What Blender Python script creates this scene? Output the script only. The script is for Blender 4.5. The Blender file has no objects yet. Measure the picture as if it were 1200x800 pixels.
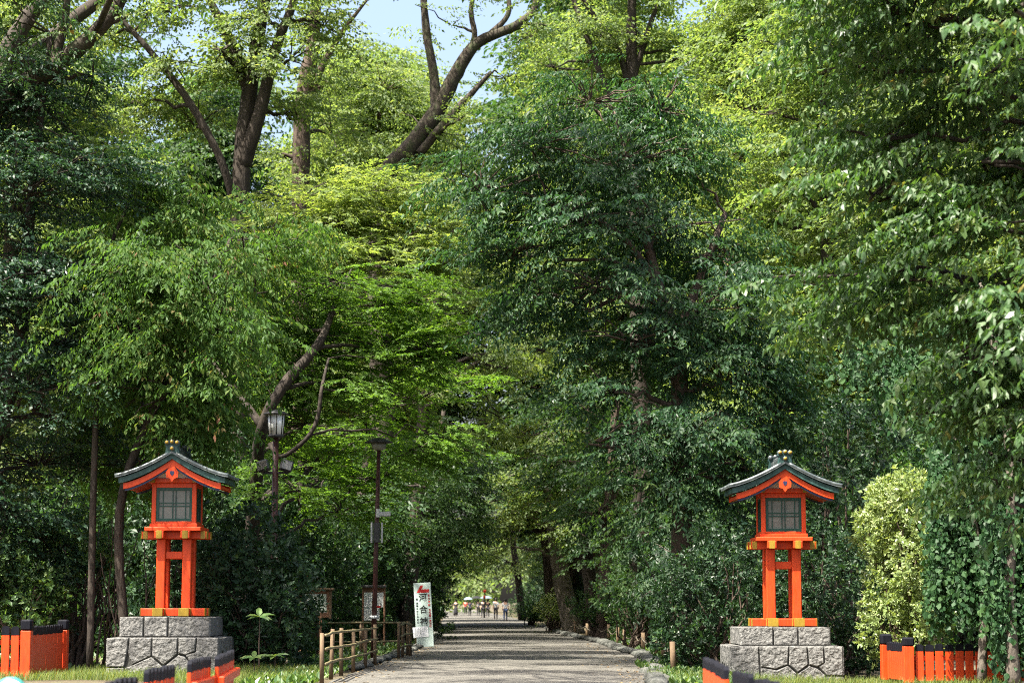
import bpy, math, random
import numpy as np
from mathutils import Vector, Matrix, Quaternion

random.seed(7)
rng = np.random.default_rng(11)
sc = bpy.context.scene
COL = sc.collection
R = math.radians

# ------------------------------------------------------------------ camera, sky, sun, exposure
F_PX = 2466.0                       # focal length in pixels of a 1200 px wide frame
CAM_H = 1.5
PITCH = math.atan(304 / F_PX)
cam_d = bpy.data.cameras.new('camera')
cam = bpy.data.objects.new('camera', cam_d)
COL.objects.link(cam)
cam_d.sensor_width = 36.0
cam_d.lens = 36.0 * F_PX / 1200.0
cam.location = (0, 0, CAM_H)
cam.rotation_euler = (R(90) + PITCH, 0, 0)
cam_d.clip_start, cam_d.clip_end = 0.1, 3000
cam_d.dof.use_dof = True
cam_d.dof.focus_distance = 43.0
cam_d.dof.aperture_fstop = 2.2
sc.camera = cam

SUN_DIR = Vector((-0.36, -0.31, 0.88)).normalized()      # towards the sun: high, from the left, a little behind the camera
world = bpy.data.worlds.new('World')
sc.world = world
world.use_nodes = True
wn = world.node_tree.nodes
sky = wn.new('ShaderNodeTexSky')
sky.sky_type = 'NISHITA'
sky.sun_disc = False
sky.sun_elevation = math.asin(SUN_DIR.z)
sky.sun_rotation = math.atan2(SUN_DIR.x, SUN_DIR.y)
sky.air_density, sky.dust_density, sky.ozone_density = 1.0, 6.5, 1.0
wn['Background'].inputs['Strength'].default_value = 0.10
world.node_tree.links.new(sky.outputs[0], wn['Background'].inputs['Color'])
sun_d = bpy.data.lights.new('sun', 'SUN')
sun_d.energy = 5.0
sun_d.angle = R(0.55)
sun_d.color = (1.0, 0.94, 0.82)
sun = bpy.data.objects.new('sun', sun_d)
COL.objects.link(sun)
sun.rotation_euler = SUN_DIR.to_track_quat('Z', 'Y').to_euler()
sc.view_settings.view_transform = 'Standard'
sc.view_settings.look = 'None'
sc.view_settings.gamma = 1.0
sc.view_settings.use_curve_mapping = False
sc.view_settings.exposure = 2.1
sc.render.engine = 'CYCLES'
cy = sc.cycles
cy.max_bounces, cy.diffuse_bounces, cy.glossy_bounces = 7, 4, 2
cy.transmission_bounces, cy.transparent_max_bounces = 4, 4
cy.caustics_reflective = cy.caustics_refractive = False
cy.sample_clamp_indirect = 6.0
cy.use_denoising = False
cy.filter_width = 1.05
try:
    cy.denoiser = 'OPENIMAGEDENOISE'
    cy.denoising_prefilter = 'ACCURATE'
    cy.denoising_input_passes = 'RGB_ALBEDO_NORMAL'
except Exception:
    pass


def W(u, v, Y):
    """world point at depth Y seen at pixel (u, v) of the 1200x800 photograph: used for surveying the place"""
    a, b, c = u - 600.0, F_PX, 400.0 - v
    dy = b * math.cos(PITCH) - c * math.sin(PITCH)
    dz = b * math.sin(PITCH) + c * math.cos(PITCH)
    k = Y / dy
    return np.array([a * k, Y, CAM_H + dz * k])


def G(u, Y, z=0.0):
    k = (Y * math.cos(PITCH) + (z - CAM_H) * math.sin(PITCH)) / F_PX
    return np.array([(u - 600.0) * k, Y, z])


# ------------------------------------------------------------------ materials
def nodes_of(name):
    m = bpy.data.materials.new(name)
    m.use_nodes = True
    nt = m.node_tree
    return m, nt, nt.nodes['Principled BSDF'], nt.nodes['Material Output']


def N(nt, kind, **kw):
    n = nt.nodes.new(kind)
    for k, v in kw.items():
        setattr(n, k, v)
    return n


def ramp(nt, stops):
    r = nt.nodes.new('ShaderNodeValToRGB')
    el = r.color_ramp.elements
    while len(el) < len(stops):
        el.new(0.5)
    for e, (p, c) in zip(el, stops):
        e.position = p
        e.color = (*c, 1)
    return r


def rough_mat(name, c1, c2, scale=8.0, rough=0.7, bump=0.3, bscale=None, detail=6.0, dist=0.02, spec=0.3, stretch=(1, 1, 1), c3=None, metallic=0.0):
    """two or three tones of noise with a matching bump"""
    m, nt, bs, out = nodes_of(name)
    tc = N(nt, 'ShaderNodeTexCoord')
    mp = N(nt, 'ShaderNodeMapping')
    mp.inputs['Scale'].default_value = stretch
    nt.links.new(tc.outputs['Object'], mp.inputs['Vector'])
    no = N(nt, 'ShaderNodeTexNoise')
    no.inputs['Scale'].default_value = scale
    no.inputs['Detail'].default_value = detail
    no.inputs['Roughness'].default_value = 0.65
    nt.links.new(mp.outputs[0], no.inputs['Vector'])
    st = [(0.3, c1), (0.7, c2)] if c3 is None else [(0.28, c1), (0.5, c2), (0.74, c3)]
    rp = ramp(nt, st)
    nt.links.new(no.outputs[0], rp.inputs[0])
    nt.links.new(rp.outputs[0], bs.inputs['Base Color'])
    bs.inputs['Roughness'].default_value = rough
    bs.inputs['Specular IOR Level'].default_value = spec
    bs.inputs['Metallic'].default_value = metallic
    if bump > 0:
        n2 = N(nt, 'ShaderNodeTexNoise')
        n2.inputs['Scale'].default_value = bscale or scale * 3
        n2.inputs['Detail'].default_value = 8
        nt.links.new(mp.outputs[0], n2.inputs['Vector'])
        bp = N(nt, 'ShaderNodeBump')
        bp.inputs['Strength'].default_value = bump
        bp.inputs['Distance'].default_value = dist
        nt.links.new(n2.outputs[0], bp.inputs['Height'])
        nt.links.new(bp.outputs[0], bs.inputs['Normal'])
    return m


def leaf_mat(name, stops, trans, mix=0.4, rough=0.42, spec=0.5):
    """leaf: per-leaf colour from the 'rnd' attribute, glossy face plus light shining through"""
    m, nt, bs, out = nodes_of(name)
    at = N(nt, 'ShaderNodeAttribute', attribute_name='rnd')
    rp = ramp(nt, stops)
    nt.links.new(at.outputs['Fac'], rp.inputs[0])
    nt.links.new(rp.outputs[0], bs.inputs['Base Color'])
    ma = N(nt, 'ShaderNodeMath', operation='MULTIPLY_ADD')
    nt.links.new(at.outputs['Fac'], ma.inputs[0])
    ma.inputs[1].default_value, ma.inputs[2].default_value = .3, rough - .08
    nt.links.new(ma.outputs[0], bs.inputs['Roughness'])
    bs.inputs['Specular IOR Level'].default_value = spec
    tr = N(nt, 'ShaderNodeBsdfTranslucent')
    mx = N(nt, 'ShaderNodeMix', data_type='RGBA')
    mx.blend_type = 'MULTIPLY'
    mx.inputs[0].default_value = 1.0
    nt.links.new(rp.outputs[0], mx.inputs[6])
    mx.inputs[7].default_value = (*trans, 1)
    nt.links.new(mx.outputs[2], tr.inputs['Color'])
    ms = N(nt, 'ShaderNodeMixShader')
    ms.inputs[0].default_value = mix
    nt.links.new(bs.outputs[0], ms.inputs[1])
    nt.links.new(tr.outputs[0], ms.inputs[2])
    nt.links.new(ms.outputs[0], out.inputs['Surface'])
    return m


TR = (2.3, 2.2, 1.0)
M = {}
M['l_zelkova'] = leaf_mat('zelkova leaf', [(0, (.028, .066, .02)), (.5, (.045, .10, .028)), (.86, (.08, .135, .034)), (.97, (.14, .14, .035)), (1, (.20, .10, .03))], TR, .38)
M['l_olive'] = leaf_mat('olive leaf', [(0, (.03, .072, .017)), (.6, (.056, .118, .025)), (.88, (.09, .125, .032)), (.96, (.13, .09, .045)), (1, (.17, .075, .05))], TR, .45, .56, .22)
M['l_cherry_shaded'] = leaf_mat('cherry leaf with painted shade', [(0, (.014, .045, .019)), (.6, (.026, .07, .027)), (.92, (.055, .11, .03)), (1, (.12, .15, .04))], TR, .36, .48, .38)  # shade lying on the tree is put into these darker leaf tones
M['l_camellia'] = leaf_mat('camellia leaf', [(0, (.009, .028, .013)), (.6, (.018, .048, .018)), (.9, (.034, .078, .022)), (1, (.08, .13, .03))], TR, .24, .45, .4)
M['l_hedge_sunlit'] = leaf_mat('hedge leaf with painted sunlight', [(0, (.11, .16, .05)), (.6, (.17, .23, .08)), (1, (.28, .32, .15))], TR, .3, .36, .55)  # sunlit sheen of the bush painted in as paler leaf colours
M['l_shrub'] = leaf_mat('shrub leaf', [(0, (.03, .07, .02)), (.6, (.055, .115, .03)), (1, (.12, .18, .04))], TR, .35, .4, .5)
M['l_dark'] = leaf_mat('dark evergreen leaf', [(0, (.009, .03, .018)), (.6, (.018, .05, .026)), (1, (.04, .085, .034))], TR, .3, .46, .38)
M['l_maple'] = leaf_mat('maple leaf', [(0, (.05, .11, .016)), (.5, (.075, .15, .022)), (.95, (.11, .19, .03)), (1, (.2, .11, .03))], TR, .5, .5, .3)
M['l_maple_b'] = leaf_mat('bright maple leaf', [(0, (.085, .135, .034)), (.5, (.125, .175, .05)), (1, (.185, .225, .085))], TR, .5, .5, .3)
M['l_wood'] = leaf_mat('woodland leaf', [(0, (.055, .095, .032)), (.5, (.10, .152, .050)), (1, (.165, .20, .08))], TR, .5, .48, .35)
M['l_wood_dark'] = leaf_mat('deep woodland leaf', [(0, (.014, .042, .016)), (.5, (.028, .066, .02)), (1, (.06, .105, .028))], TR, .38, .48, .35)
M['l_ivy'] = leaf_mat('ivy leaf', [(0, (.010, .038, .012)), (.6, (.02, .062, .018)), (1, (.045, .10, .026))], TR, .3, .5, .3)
M['l_grass'] = leaf_mat('grass blade', [(0, (.05, .09, .02)), (.6, (.085, .125, .03)), (1, (.16, .16, .06))], TR, .35, .6, .25)
M['l_litter'] = leaf_mat('fallen leaf', [(0, (.10, .065, .035)), (.5, (.17, .12, .06)), (1, (.24, .18, .09))], (1, 1, 1), .1, .7, .2)
M['bark'] = rough_mat('dark bark', (.014, .011, .008), (.05, .039, .03), 5, .85, .8, 16, dist=.05, stretch=(1, 1, .25))
M['bark_pale'] = rough_mat('pale bark', (.05, .042, .034), (.15, .13, .105), 4, .85, .7, 14, dist=.04, stretch=(1, 1, .5))
M['bark_moss'] = rough_mat('mossy bark', (.016, .012, .009), (.05, .04, .03), 3, .9, .8, 12, dist=.05, c3=(.04, .06, .018), stretch=(1, 1, .5))
M['bark_brown'] = rough_mat('brown bark', (.035, .025, .018), (.10, .072, .055), 5, .85, .8, 15, dist=.05, stretch=(1, 1, .3))
def paint_mat(name, c1, c2, rough=0.45, wear=(.25, .12, .08), amount=.72, stretch=(6, 6, .8), spec=.35):
    m, nt, bs, out = nodes_of(name)
    tc = N(nt, 'ShaderNodeTexCoord')
    mp = N(nt, 'ShaderNodeMapping')
    mp.inputs['Scale'].default_value = stretch
    nt.links.new(tc.outputs['Object'], mp.inputs['Vector'])
    n1 = N(nt, 'ShaderNodeTexNoise'); n1.inputs['Scale'].default_value = 4; n1.inputs['Detail'].default_value = 8
    nt.links.new(mp.outputs[0], n1.inputs['Vector'])
    rp = ramp(nt, [(.3, c1), (.62, c2), (amount, c2), (min(amount + .09, 1), wear)])
    nt.links.new(n1.outputs[0], rp.inputs[0])
    nt.links.new(rp.outputs[0], bs.inputs['Base Color'])
    bs.inputs['Specular IOR Level'].default_value = spec
    n2 = N(nt, 'ShaderNodeTexNoise'); n2.inputs['Scale'].default_value = 9; n2.inputs['Detail'].default_value = 6
    nt.links.new(mp.outputs[0], n2.inputs['Vector'])
    rr = ramp(nt, [(.3, (rough - .1,) * 3), (.7, (rough + .15,) * 3)])
    nt.links.new(n2.outputs[0], rr.inputs[0])
    nt.links.new(rr.outputs[0], bs.inputs['Roughness'])
    bp = N(nt, 'ShaderNodeBump'); bp.inputs['Strength'].default_value = .25; bp.inputs['Distance'].default_value = .006
    nt.links.new(n2.outputs[0], bp.inputs['Height'])
    nt.links.new(bp.outputs[0], bs.inputs['Normal'])
    return m


M['vermilion'] = paint_mat('vermilion paint', (.43, .035, .005), (.53, .051, .006))
M['black'] = paint_mat('black paint', (.004, .0045, .007), (.007, .0075, .012), .65, (.025, .024, .023), .8, spec=.10)
M['gold'] = paint_mat('gilt brass', (.20, .125, .012), (.27, .175, .02), .4, (.18, .10, .016), .74)
M['green_frame'] = paint_mat('dark green paint', (.006, .035, .028), (.012, .055, .042), .4, (.03, .06, .05))
M['pane'] = rough_mat('milky lantern glass', (.07, .085, .08), (.14, .145, .13), 3, .3, .05, spec=.6)
M['copper'] = rough_mat('weathered copper with painted highlights', (.03, .04, .045), (.07, .085, .088), 6, .36, .3, 20, dist=.01, spec=.6, c3=(.20, .225, .225), metallic=.25)  # weathered tones, the palest lightened to paint highlights on the roof
M['copper_edge'] = rough_mat('green copper edge', (.010, .024, .024), (.018, .05, .046), 7, .5, .2, c3=(.05, .11, .10))
M['navy'] = paint_mat('indigo trim', (.012, .016, .045), (.02, .025, .07), .5, (.04, .04, .07))
M['white'] = rough_mat('white plaster', (.62, .62, .60), (.78, .78, .76), 5, .7, .1)
M['granite'] = rough_mat('rough granite', (.05, .05, .047), (.13, .129, .122), 24, .85, 1.0, 9, dist=.085, c3=(.24, .237, .225), detail=12)
M['mortar'] = rough_mat('dark mortar', (.03, .03, .028), (.07, .07, .062), 14, .95, .6)
M['kerb'] = rough_mat('mossy field stone', (.03, .034, .028), (.075, .078, .07), 9, .9, .8, 18, dist=.03, c3=(.14, .14, .13))
M['gravel'] = rough_mat('raked gravel', (.048, .045, .039), (.10, .095, .083), 7, .95, 1.0, 26, dist=.06, detail=15, c3=(.165, .157, .14))
M['soil'] = rough_mat('woodland soil', (.03, .024, .016), (.085, .066, .042), 3, .95, .8, 20, dist=.05, c3=(.06, .085, .03), detail=12)
M['bamboo'] = rough_mat('weathered bamboo', (.06, .05, .028), (.13, .105, .055), 7, .6, .2, stretch=(1, 1, .4), c3=(.26, .25, .12))
M['stake'] = rough_mat('weathered stake', (.07, .045, .026), (.15, .105, .06), 7, .8, .3, stretch=(1, 1, .4))
M['rope'] = rough_mat('dark rope', (.05, .045, .035), (.13, .11, .08), 20, .95, .4)
M['pole'] = rough_mat('brown pole paint', (.035, .012, .010), (.065, .024, .020), 5, .5, .1)
M['pole_dark'] = rough_mat('dark metal', (.02, .02, .022), (.05, .05, .052), 6, .45, .1)
M['lamp_glass'] = rough_mat('opal lamp glass', (.74, .76, .74), (.84, .86, .84), 3, .3, .03, spec=.6)
M['reflector'] = rough_mat('floodlight reflector', (.10, .09, .08), (.32, .3, .26), 30, .25, .3, metallic=.5)
M['steel'] = rough_mat('grey steel', (.32, .33, .33), (.45, .46, .46), 8, .45, .1)
M['board_wood'] = rough_mat('notice board wood', (.12, .06, .035), (.22, .12, .07), 6, .7, .3, stretch=(1, 1, .2))
M['paper'] = rough_mat('paper', (.55, .58, .55), (.68, .7, .67), 5, .85, .02)
M['paper_blue'] = rough_mat('new white paper', (.68, .70, .74), (.78, .8, .84), 5, .85, .02)
M['poster'] = rough_mat('poster print', (.14, .24, .2), (.5, .55, .48), 5, .8, .0, c3=(.66, .68, .63))
M['sign_white'] = rough_mat('painted sign board', (.36, .45, .42), (.44, .53, .50), 3, .55, .08)
M['ink'] = rough_mat('black lettering', (.012, .016, .015), (.025, .03, .028), 5, .6, 0)
M['ink_red'] = rough_mat('red lettering', (.34, .014, .014), (.44, .022, .02), 5, .6, 0)
M['ink_grey'] = rough_mat('grey print', (.22, .24, .26), (.3, .32, .34), 5, .7, 0)
M['skin'] = rough_mat('skin', (.50, .31, .22), (.58, .37, .27), 4, .5, 0)
M['hair'] = rough_mat('hair', (.012, .01, .009), (.03, .024, .02), 20, .45, .2)


def cloth(name, c):
    return rough_mat(name, tuple(x * .8 for x in c), c, 14, .85, .25, dist=.01)


# ------------------------------------------------------------------ geometry helpers
class MB:
    def __init__(s):
        s.V, s.F, s.n, s.S = [], [], 0, []

    def add(s, V, F, smooth=False):
        V = np.asarray(V, float).reshape(-1, 3)
        s.V.append(V)
        for f in F:
            s.F.append([i + s.n for i in f])
            s.S.append(smooth)
        s.n += len(V)
        return s

    def box(s, c, d, rot=None, taper=1.0):
        cx, cy_, cz = c
        x, y, z = d[0] / 2, d[1] / 2, d[2] / 2
        V = np.array([[-x, -y, -z], [x, -y, -z], [x, y, -z], [-x, y, -z],
                      [-x * taper, -y * taper, z], [x * taper, -y * taper, z], [x * taper, y * taper, z], [-x * taper, y * taper, z]])
        if rot is not None:
            V = V @ np.array(rot).T
        return s.add(V + np.array(c), [(0, 3, 2, 1), (4, 5, 6, 7), (0, 1, 5, 4), (1, 2, 6, 5), (2, 3, 7, 6), (3, 0, 4, 7)])

    def bbox(s, c, d, b=0.01, rot=None):
        """box with chamfered edges"""
        x, y, z = d[0] / 2, d[1] / 2, d[2] / 2
        b = min(b, x * .6, y * .6, z * .6)
        V, F = [], []
        for sx in (-1, 1):
            for sy in (-1, 1):
                for sz in (-1, 1):
                    V += [[sx * x, sy * (y - b), sz * (z - b)], [sx * (x - b), sy * y, sz * (z - b)], [sx * (x - b), sy * (y - b), sz * z]]
        idx = lambda sx, sy, sz, k: (((sx > 0) * 4 + (sy > 0) * 2 + (sz > 0)) * 3 + k)
        for sg in (-1, 1):
            F.append([idx(sg, a, b_, 0) for a, b_ in ((-1, -1), (1, -1), (1, 1), (-1, 1))][::sg])
            F.append([idx(a, sg, b_, 1) for a, b_ in ((-1, -1), (1, -1), (1, 1), (-1, 1))][::-sg])
            F.append([idx(a, b_, sg, 2) for a, b_ in ((-1, -1), (1, -1), (1, 1), (-1, 1))][::sg])
        for a in (-1, 1):
            for c_ in (-1, 1):
                F.append([idx(-1, a, c_, 1), idx(1, a, c_, 1), idx(1, a, c_, 2), idx(-1, a, c_, 2)])
                F.append([idx(a, -1, c_, 0), idx(a, 1, c_, 0), idx(a, 1, c_, 2), idx(a, -1, c_, 2)])
                F.append([idx(a, c_, -1, 0), idx(a, c_, 1, 0), idx(a, c_, 1, 1), idx(a, c_, -1, 1)])
        for a in (-1, 1):
            for b_ in (-1, 1):
                for c_ in (-1, 1):
                    F.append([idx(a, b_, c_, 0), idx(a, b_, c_, 1), idx(a, b_, c_, 2)])
        V = np.array(V)
        if rot is not None:
            V = V @ np.array(rot).T
        return s.add(V + np.array(c), F)

    def tube(s, pts, rad, sides=8, cap=True, smooth=True, wob=0.0):
        P = np.array(pts, float)
        n = len(P)
        rad = np.broadcast_to(np.asarray(rad, float), (n,))
        T = np.gradient(P, axis=0)
        T /= np.linalg.norm(T, axis=1)[:, None] + 1e-9
        ref = np.array([0, 0, 1.0]) if abs(T[0][2]) < .9 else np.array([1.0, 0, 0])
        a = np.cross(T[0], ref); a /= np.linalg.norm(a)
        V = []
        th = np.linspace(0, 2 * np.pi, sides, endpoint=False)
        for i in range(n):
            a = a - T[i] * a.dot(T[i]); a /= np.linalg.norm(a) + 1e-9
            b = np.cross(T[i], a)
            rr = rad[i] * (1 + (wob * rng.normal(size=sides) if wob else 0))
            V.append(P[i] + (np.cos(th) * rr)[:, None] * a + (np.sin(th) * rr)[:, None] * b)
        V = np.concatenate(V)
        F = []
        for i in range(n - 1):
            for k in range(sides):
                k2 = (k + 1) % sides
                F.append((i * sides + k, i * sides + k2, (i + 1) * sides + k2, (i + 1) * sides + k))
        if cap:
            F.append(tuple(range(sides))[::-1])
            F.append(tuple((n - 1) * sides + k for k in range(sides)))
        return s.add(V, F, smooth)

    def prism(s, poly, axis_o, ax, ay, depth_v, inset=0.0, front=0.0):
        """extrude a 2D polygon: axis_o + x*ax + y*ay, extruded along depth_v; front face inset for a chamfer"""
        P = np.array(poly, float)
        c = P.mean(0)
        ax, ay, dv = map(np.array, (ax, ay, depth_v))
        o = np.array(axis_o)
        to3 = lambda Q, t: o + Q[:, :1] * ax + Q[:, 1:] * ay + dv * t
        n = len(P)
        if inset > 0:
            dist = np.linalg.norm(P - c, axis=1)[:, None]
            Q = c + (P - c) * (1 - inset / np.maximum(dist, inset * 2))
            rings = [to3(P, 1.0), to3(P, front), to3(Q, 0.0)]
        else:
            rings = [to3(P, 1.0), to3(P, 0.0)]
        V = np.concatenate(rings)
        F = []
        for r_ in range(len(rings) - 1):
            for k in range(n):
                k2 = (k + 1) % n
                F.append((r_ * n + k, r_ * n + k2, (r_ + 1) * n + k2, (r_ + 1) * n + k))
        F.append(tuple(range(n))[::-1])
        F.append(tuple((len(rings) - 1) * n + k for k in range(n)))
        return s.add(V, F)

    def lathe(s, prof, sides=16, o=(0, 0, 0), smooth=True):
        th = np.linspace(0, 2 * np.pi, sides, endpoint=False)
        V = np.concatenate([np.stack([np.cos(th) * r_, np.sin(th) * r_, np.full(sides, z)], 1) for r_, z in prof]) + np.array(o)
        n = len(prof)
        F = [(i * sides + k, i * sides + (k + 1) % sides, (i + 1) * sides + (k + 1) % sides, (i + 1) * sides + k) for i in range(n - 1) for k in range(sides)]
        F += [tuple(range(sides))[::-1], tuple((n - 1) * sides + k for k in range(sides))]
        return s.add(V, F, smooth)

    def mesh(s, name, mat):
        me = bpy.data.meshes.new(name)
        V = np.concatenate(s.V)
        me.from_pydata(V.tolist(), [], s.F)
        me.polygons.foreach_set('use_smooth', s.S)
        me.materials.append(M[mat] if isinstance(mat, str) else mat)
        me.update()
        import bmesh
        if len(s.F) < 20000:
            bm = bmesh.new(); bm.from_mesh(me)
            bmesh.ops.recalc_face_normals(bm, faces=bm.faces)
            bm.to_mesh(me); bm.free()
        return me

    def build(s, name, mat, parent=None, loc=None):
        return link(name, s.mesh(name, mat), parent, loc)


def link(name, data, parent=None, loc=None):
    o = bpy.data.objects.new(name, data)
    COL.objects.link(o)
    o.parent = parent
    if loc is not None:
        o.location = loc
    return o


def tag(o, label=None, cat=None, group=None, kind=None):
    if label: o['label'] = label
    if cat: o['category'] = cat
    if group: o['group'] = group
    if kind: o['kind'] = kind
    return o


def empty(name, loc, label, cat, group=None, rz=0.0):
    o = bpy.data.objects.new(name, None)
    o.empty_display_size = .2
    COL.objects.link(o)
    o.location = tuple(loc)
    o.rotation_euler = (0, 0, rz)
    return tag(o, label, cat, group)


def copy_tree(o, parent=None):
    c = o.copy()
    COL.objects.link(c)
    c.parent = parent
    for ch in o.children:
        copy_tree(ch, c)
    return c


# ------------------------------------------------------------------ ground, path
LEFT_EDGE = [(-30, -3.4), (36, -3.4), (45, -3.35), (60, -3.05), (75, -2.85), (92, -3.2), (150, -5.0), (230, -7.2), (330, -11), (420, -15)]
RIGHT_EDGE = [(-30, 2.2), (34, 2.2), (38.5, 2.45), (47, 3.0), (54, 3.35), (60, 3.45), (64, 3.25), (77, 3.1), (88, 2.6), (97, 2.25), (119, 1.8), (142, 1.5), (205, -.2), (330, -5), (420, -9)]
def edge(tab, y):
    return float(np.interp(y, [a for a, b in tab], [b for a, b in tab]))


def ground_z(x, y):
    z = -0.14 * np.clip((x - 2.6) / 2.5, 0, 1) * np.clip((52 - y) / 6, 0, 1)
    xl = np.interp(y, [a for a, b in LEFT_EDGE], [b for a, b in LEFT_EDGE]); xr = np.interp(y, [a for a, b in RIGHT_EDGE], [b for a, b in RIGHT_EDGE])
    off = np.maximum(np.maximum(xl - x, x - xr), 0)
    bump = (np.sin(x * .9 + y * .31) * np.cos(y * .53 - x * .2)) * .06 * np.clip(off / 2, 0, 1)
    rise = .012 * np.clip(off - 6, 0, 60)
    return z + bump + rise - 0.012


gx = np.concatenate([np.linspace(-900, -62, 14), np.linspace(-60, 60, 121), np.linspace(62, 900, 14)])
gy = np.concatenate([np.linspace(-300, -10, 8), np.linspace(0, 150, 151), np.linspace(153, 420, 60), np.linspace(450, 1600, 12)])
GX, GY = np.meshgrid(gx, gy)
GZ = ground_z(GX, GY)
nx, ny = len(gx), len(gy)
gm = MB()
gm.add(np.stack([GX.ravel(), GY.ravel(), GZ.ravel()], 1), [(j * nx + i, j * nx + i + 1, (j + 1) * nx + i + 1, (j + 1) * nx + i) for j in range(ny - 1) for i in range(nx - 1)], True)
tag(gm.build('ground', 'soil'), kind='structure')
py = np.concatenate([np.linspace(-30, 36, 12), np.linspace(38, 150, 75), np.linspace(155, 420, 40)])
pm = MB()
rows = []
for y in py:
    a, b = edge(LEFT_EDGE, y), edge(RIGHT_EDGE, y)
    a += rng.normal() * .05; b += rng.normal() * .05
    rows.append([[a + (b - a) * t, y, .004 + .028 * math.sin(math.pi * t)] for t in np.linspace(0, 1, 9)])
pm.add(np.array(rows), [(j * 9 + i, j * 9 + i + 1, (j + 1) * 9 + i + 1, (j + 1) * 9 + i) for j in range(len(py) - 1) for i in range(8)], True)
tag(pm.build('path', 'gravel'), kind='structure')

# ------------------------------------------------------------------ stone plinths
FACE_L = [  # lower tier, front, as fractions of width and height from the top left: the left plinth
    [(0, 0), (.2, 0), (.19, .42), (.165, .76), (0, .76)],
    [(.2, 0), (.405, 0), (.405, .48), (.225, .70), (.19, .42)],
    [(.405, 0), (.635, 0), (.635, .43), (.505, .72), (.405, .48)],
    [(.635, 0), (.8, 0), (.79, .36), (.70, .46), (.635, .43)],
    [(.8, 0), (1, 0), (1, .92), (.78, .82), (.70, .46), (.79, .36)],
    [(0, .76), (.165, .76), (.175, 1), (0, 1)],
    [(.165, .76), (.225, .70), (.405, .48), (.505, .72), (.505, 1), (.175, 1)],
    [(.505, .72), (.635, .43), (.70, .46), (.78, .82), (.78, 1), (.505, 1)],
    [(.78, .82), (1, .92), (1, 1), (.78, 1)]]
FACE_R = [
    [(0, 0), (.25, 0), (.26, .55), (.26, 1), (0, 1)],
    [(.25, 0), (.52, 0), (.51, .50), (.40, .62), (.26, .55)],
    [(.52, 0), (.68, 0), (.69, .50), (.585, .70), (.51, .50)],
    [(.68, 0), (.825, 0), (.83, .46), (.77, .56), (.69, .50)],
    [(.825, 0), (1, 0), (1, .78), (.84, .78), (.77, .56), (.83, .46)],
    [(.26, .55), (.40, .62), (.51, .50), (.585, .70), (.585, 1), (.26, 1)],
    [(.585, .70), (.69, .50), (.77, .56), (.84, .78), (.84, 1), (.585, 1)],
    [(.84, .78), (1, .78), (1, 1), (.84, 1)]]
TOP_L = [(0, .27), (.27, .535), (.535, 1)]
TOP_R = [(0, .37), (.37, .64), (.64, 1)]


def plinth(loc, face, top, hl, hu, label, mirror=False):
    root = empty('stone_plinth', loc, label, 'plinth', 'stone plinths under the lanterns')
    wl, wu = 2.3, 1.87
    MB().box((0, 0, hl / 2 - .02), (wl - .09, wl - .09, hl - .03)).build('mortar_core', 'mortar', root)
    MB().box((0, 0, hl + hu / 2 - .03), (wu - .09, wu - .09, hu - .04)).build('mortar_core', 'mortar', root)
    cap = MB().box((0, 0, hl - .052), (wl - .2, wl - .2, .10)); cap.build('bed_slab', 'granite', root)
    for k in range(4):
        a = k * math.pi / 2
        ca, sa = math.cos(a), math.sin(a)
        ax, nrm = np.array([ca, sa, 0]), np.array([sa, -ca, 0])
        for tier in (0, 1):
            w_, h_, z1 = (wl, hl, hl) if tier == 0 else (wu, hu, hl + hu)
            if tier == 0:
                polys = face if (k % 2 == 0) else [[(1 - x, y) for x, y in p][::-1] for p in face]
            else:
                polys = [[(x0, 0), (x1, 0), (x1, 1), (x0, 1)] for x0, x1 in top]
            for p in polys:
                P = np.array(p)
                c = P.mean(0)
                Q = []
                for (x, y) in p:            # joints: pull every corner off its neighbours, corners of the block stay mitred
                    dx = 0 if x in (0, 1) else (-1 if x > c[0] else 1) * .013 / w_
                    X = (x + dx - .5) * w_
                    if x in (0, 1): X *= .985
                    yy = y + (-1 if y > c[1] else 1) * .013 / h_
                    Q.append((X, -yy * h_))
                pr = rng.uniform(-.008, .014)
                dep = .20
                # mitre at the corner: shrink depth side handled by short blocks
                o = nrm * (w_ / 2 + pr) + np.array([0, 0, z1])
                MB().prism(Q, o, ax, (0, 0, 1), -nrm * dep, inset=.022, front=.10).build('stone', 'granite', root)
    return root


YL = 43.3
PL_L = G(200.5, YL + 1.15)
PL_R = G(914.5, YL + 1.15)
plinth((PL_L[0], PL_L[1], -.03), FACE_L, TOP_L, .80, .42, 'two tier granite plinth of fitted stones under the lantern by the lamp post')
plinth((PL_R[0], PL_R[1], -.18), FACE_R, TOP_R, .78, .38, 'two tier granite plinth of fitted stones under the lantern beside the ivy')


# ------------------------------------------------------------------ shrine lanterns
def roof_curve(n=15, half=1.19, rise=.50, eave=0.0):
    """half profile from ridge (t=0) to eave (t=1): concave, flattening outwards"""
    t = np.linspace(0, 1, n)
    x = half * t
    z = rise * (1 - t) ** 1.55 * .80 + rise * .20 * (1 - t)
    return x, z


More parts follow.
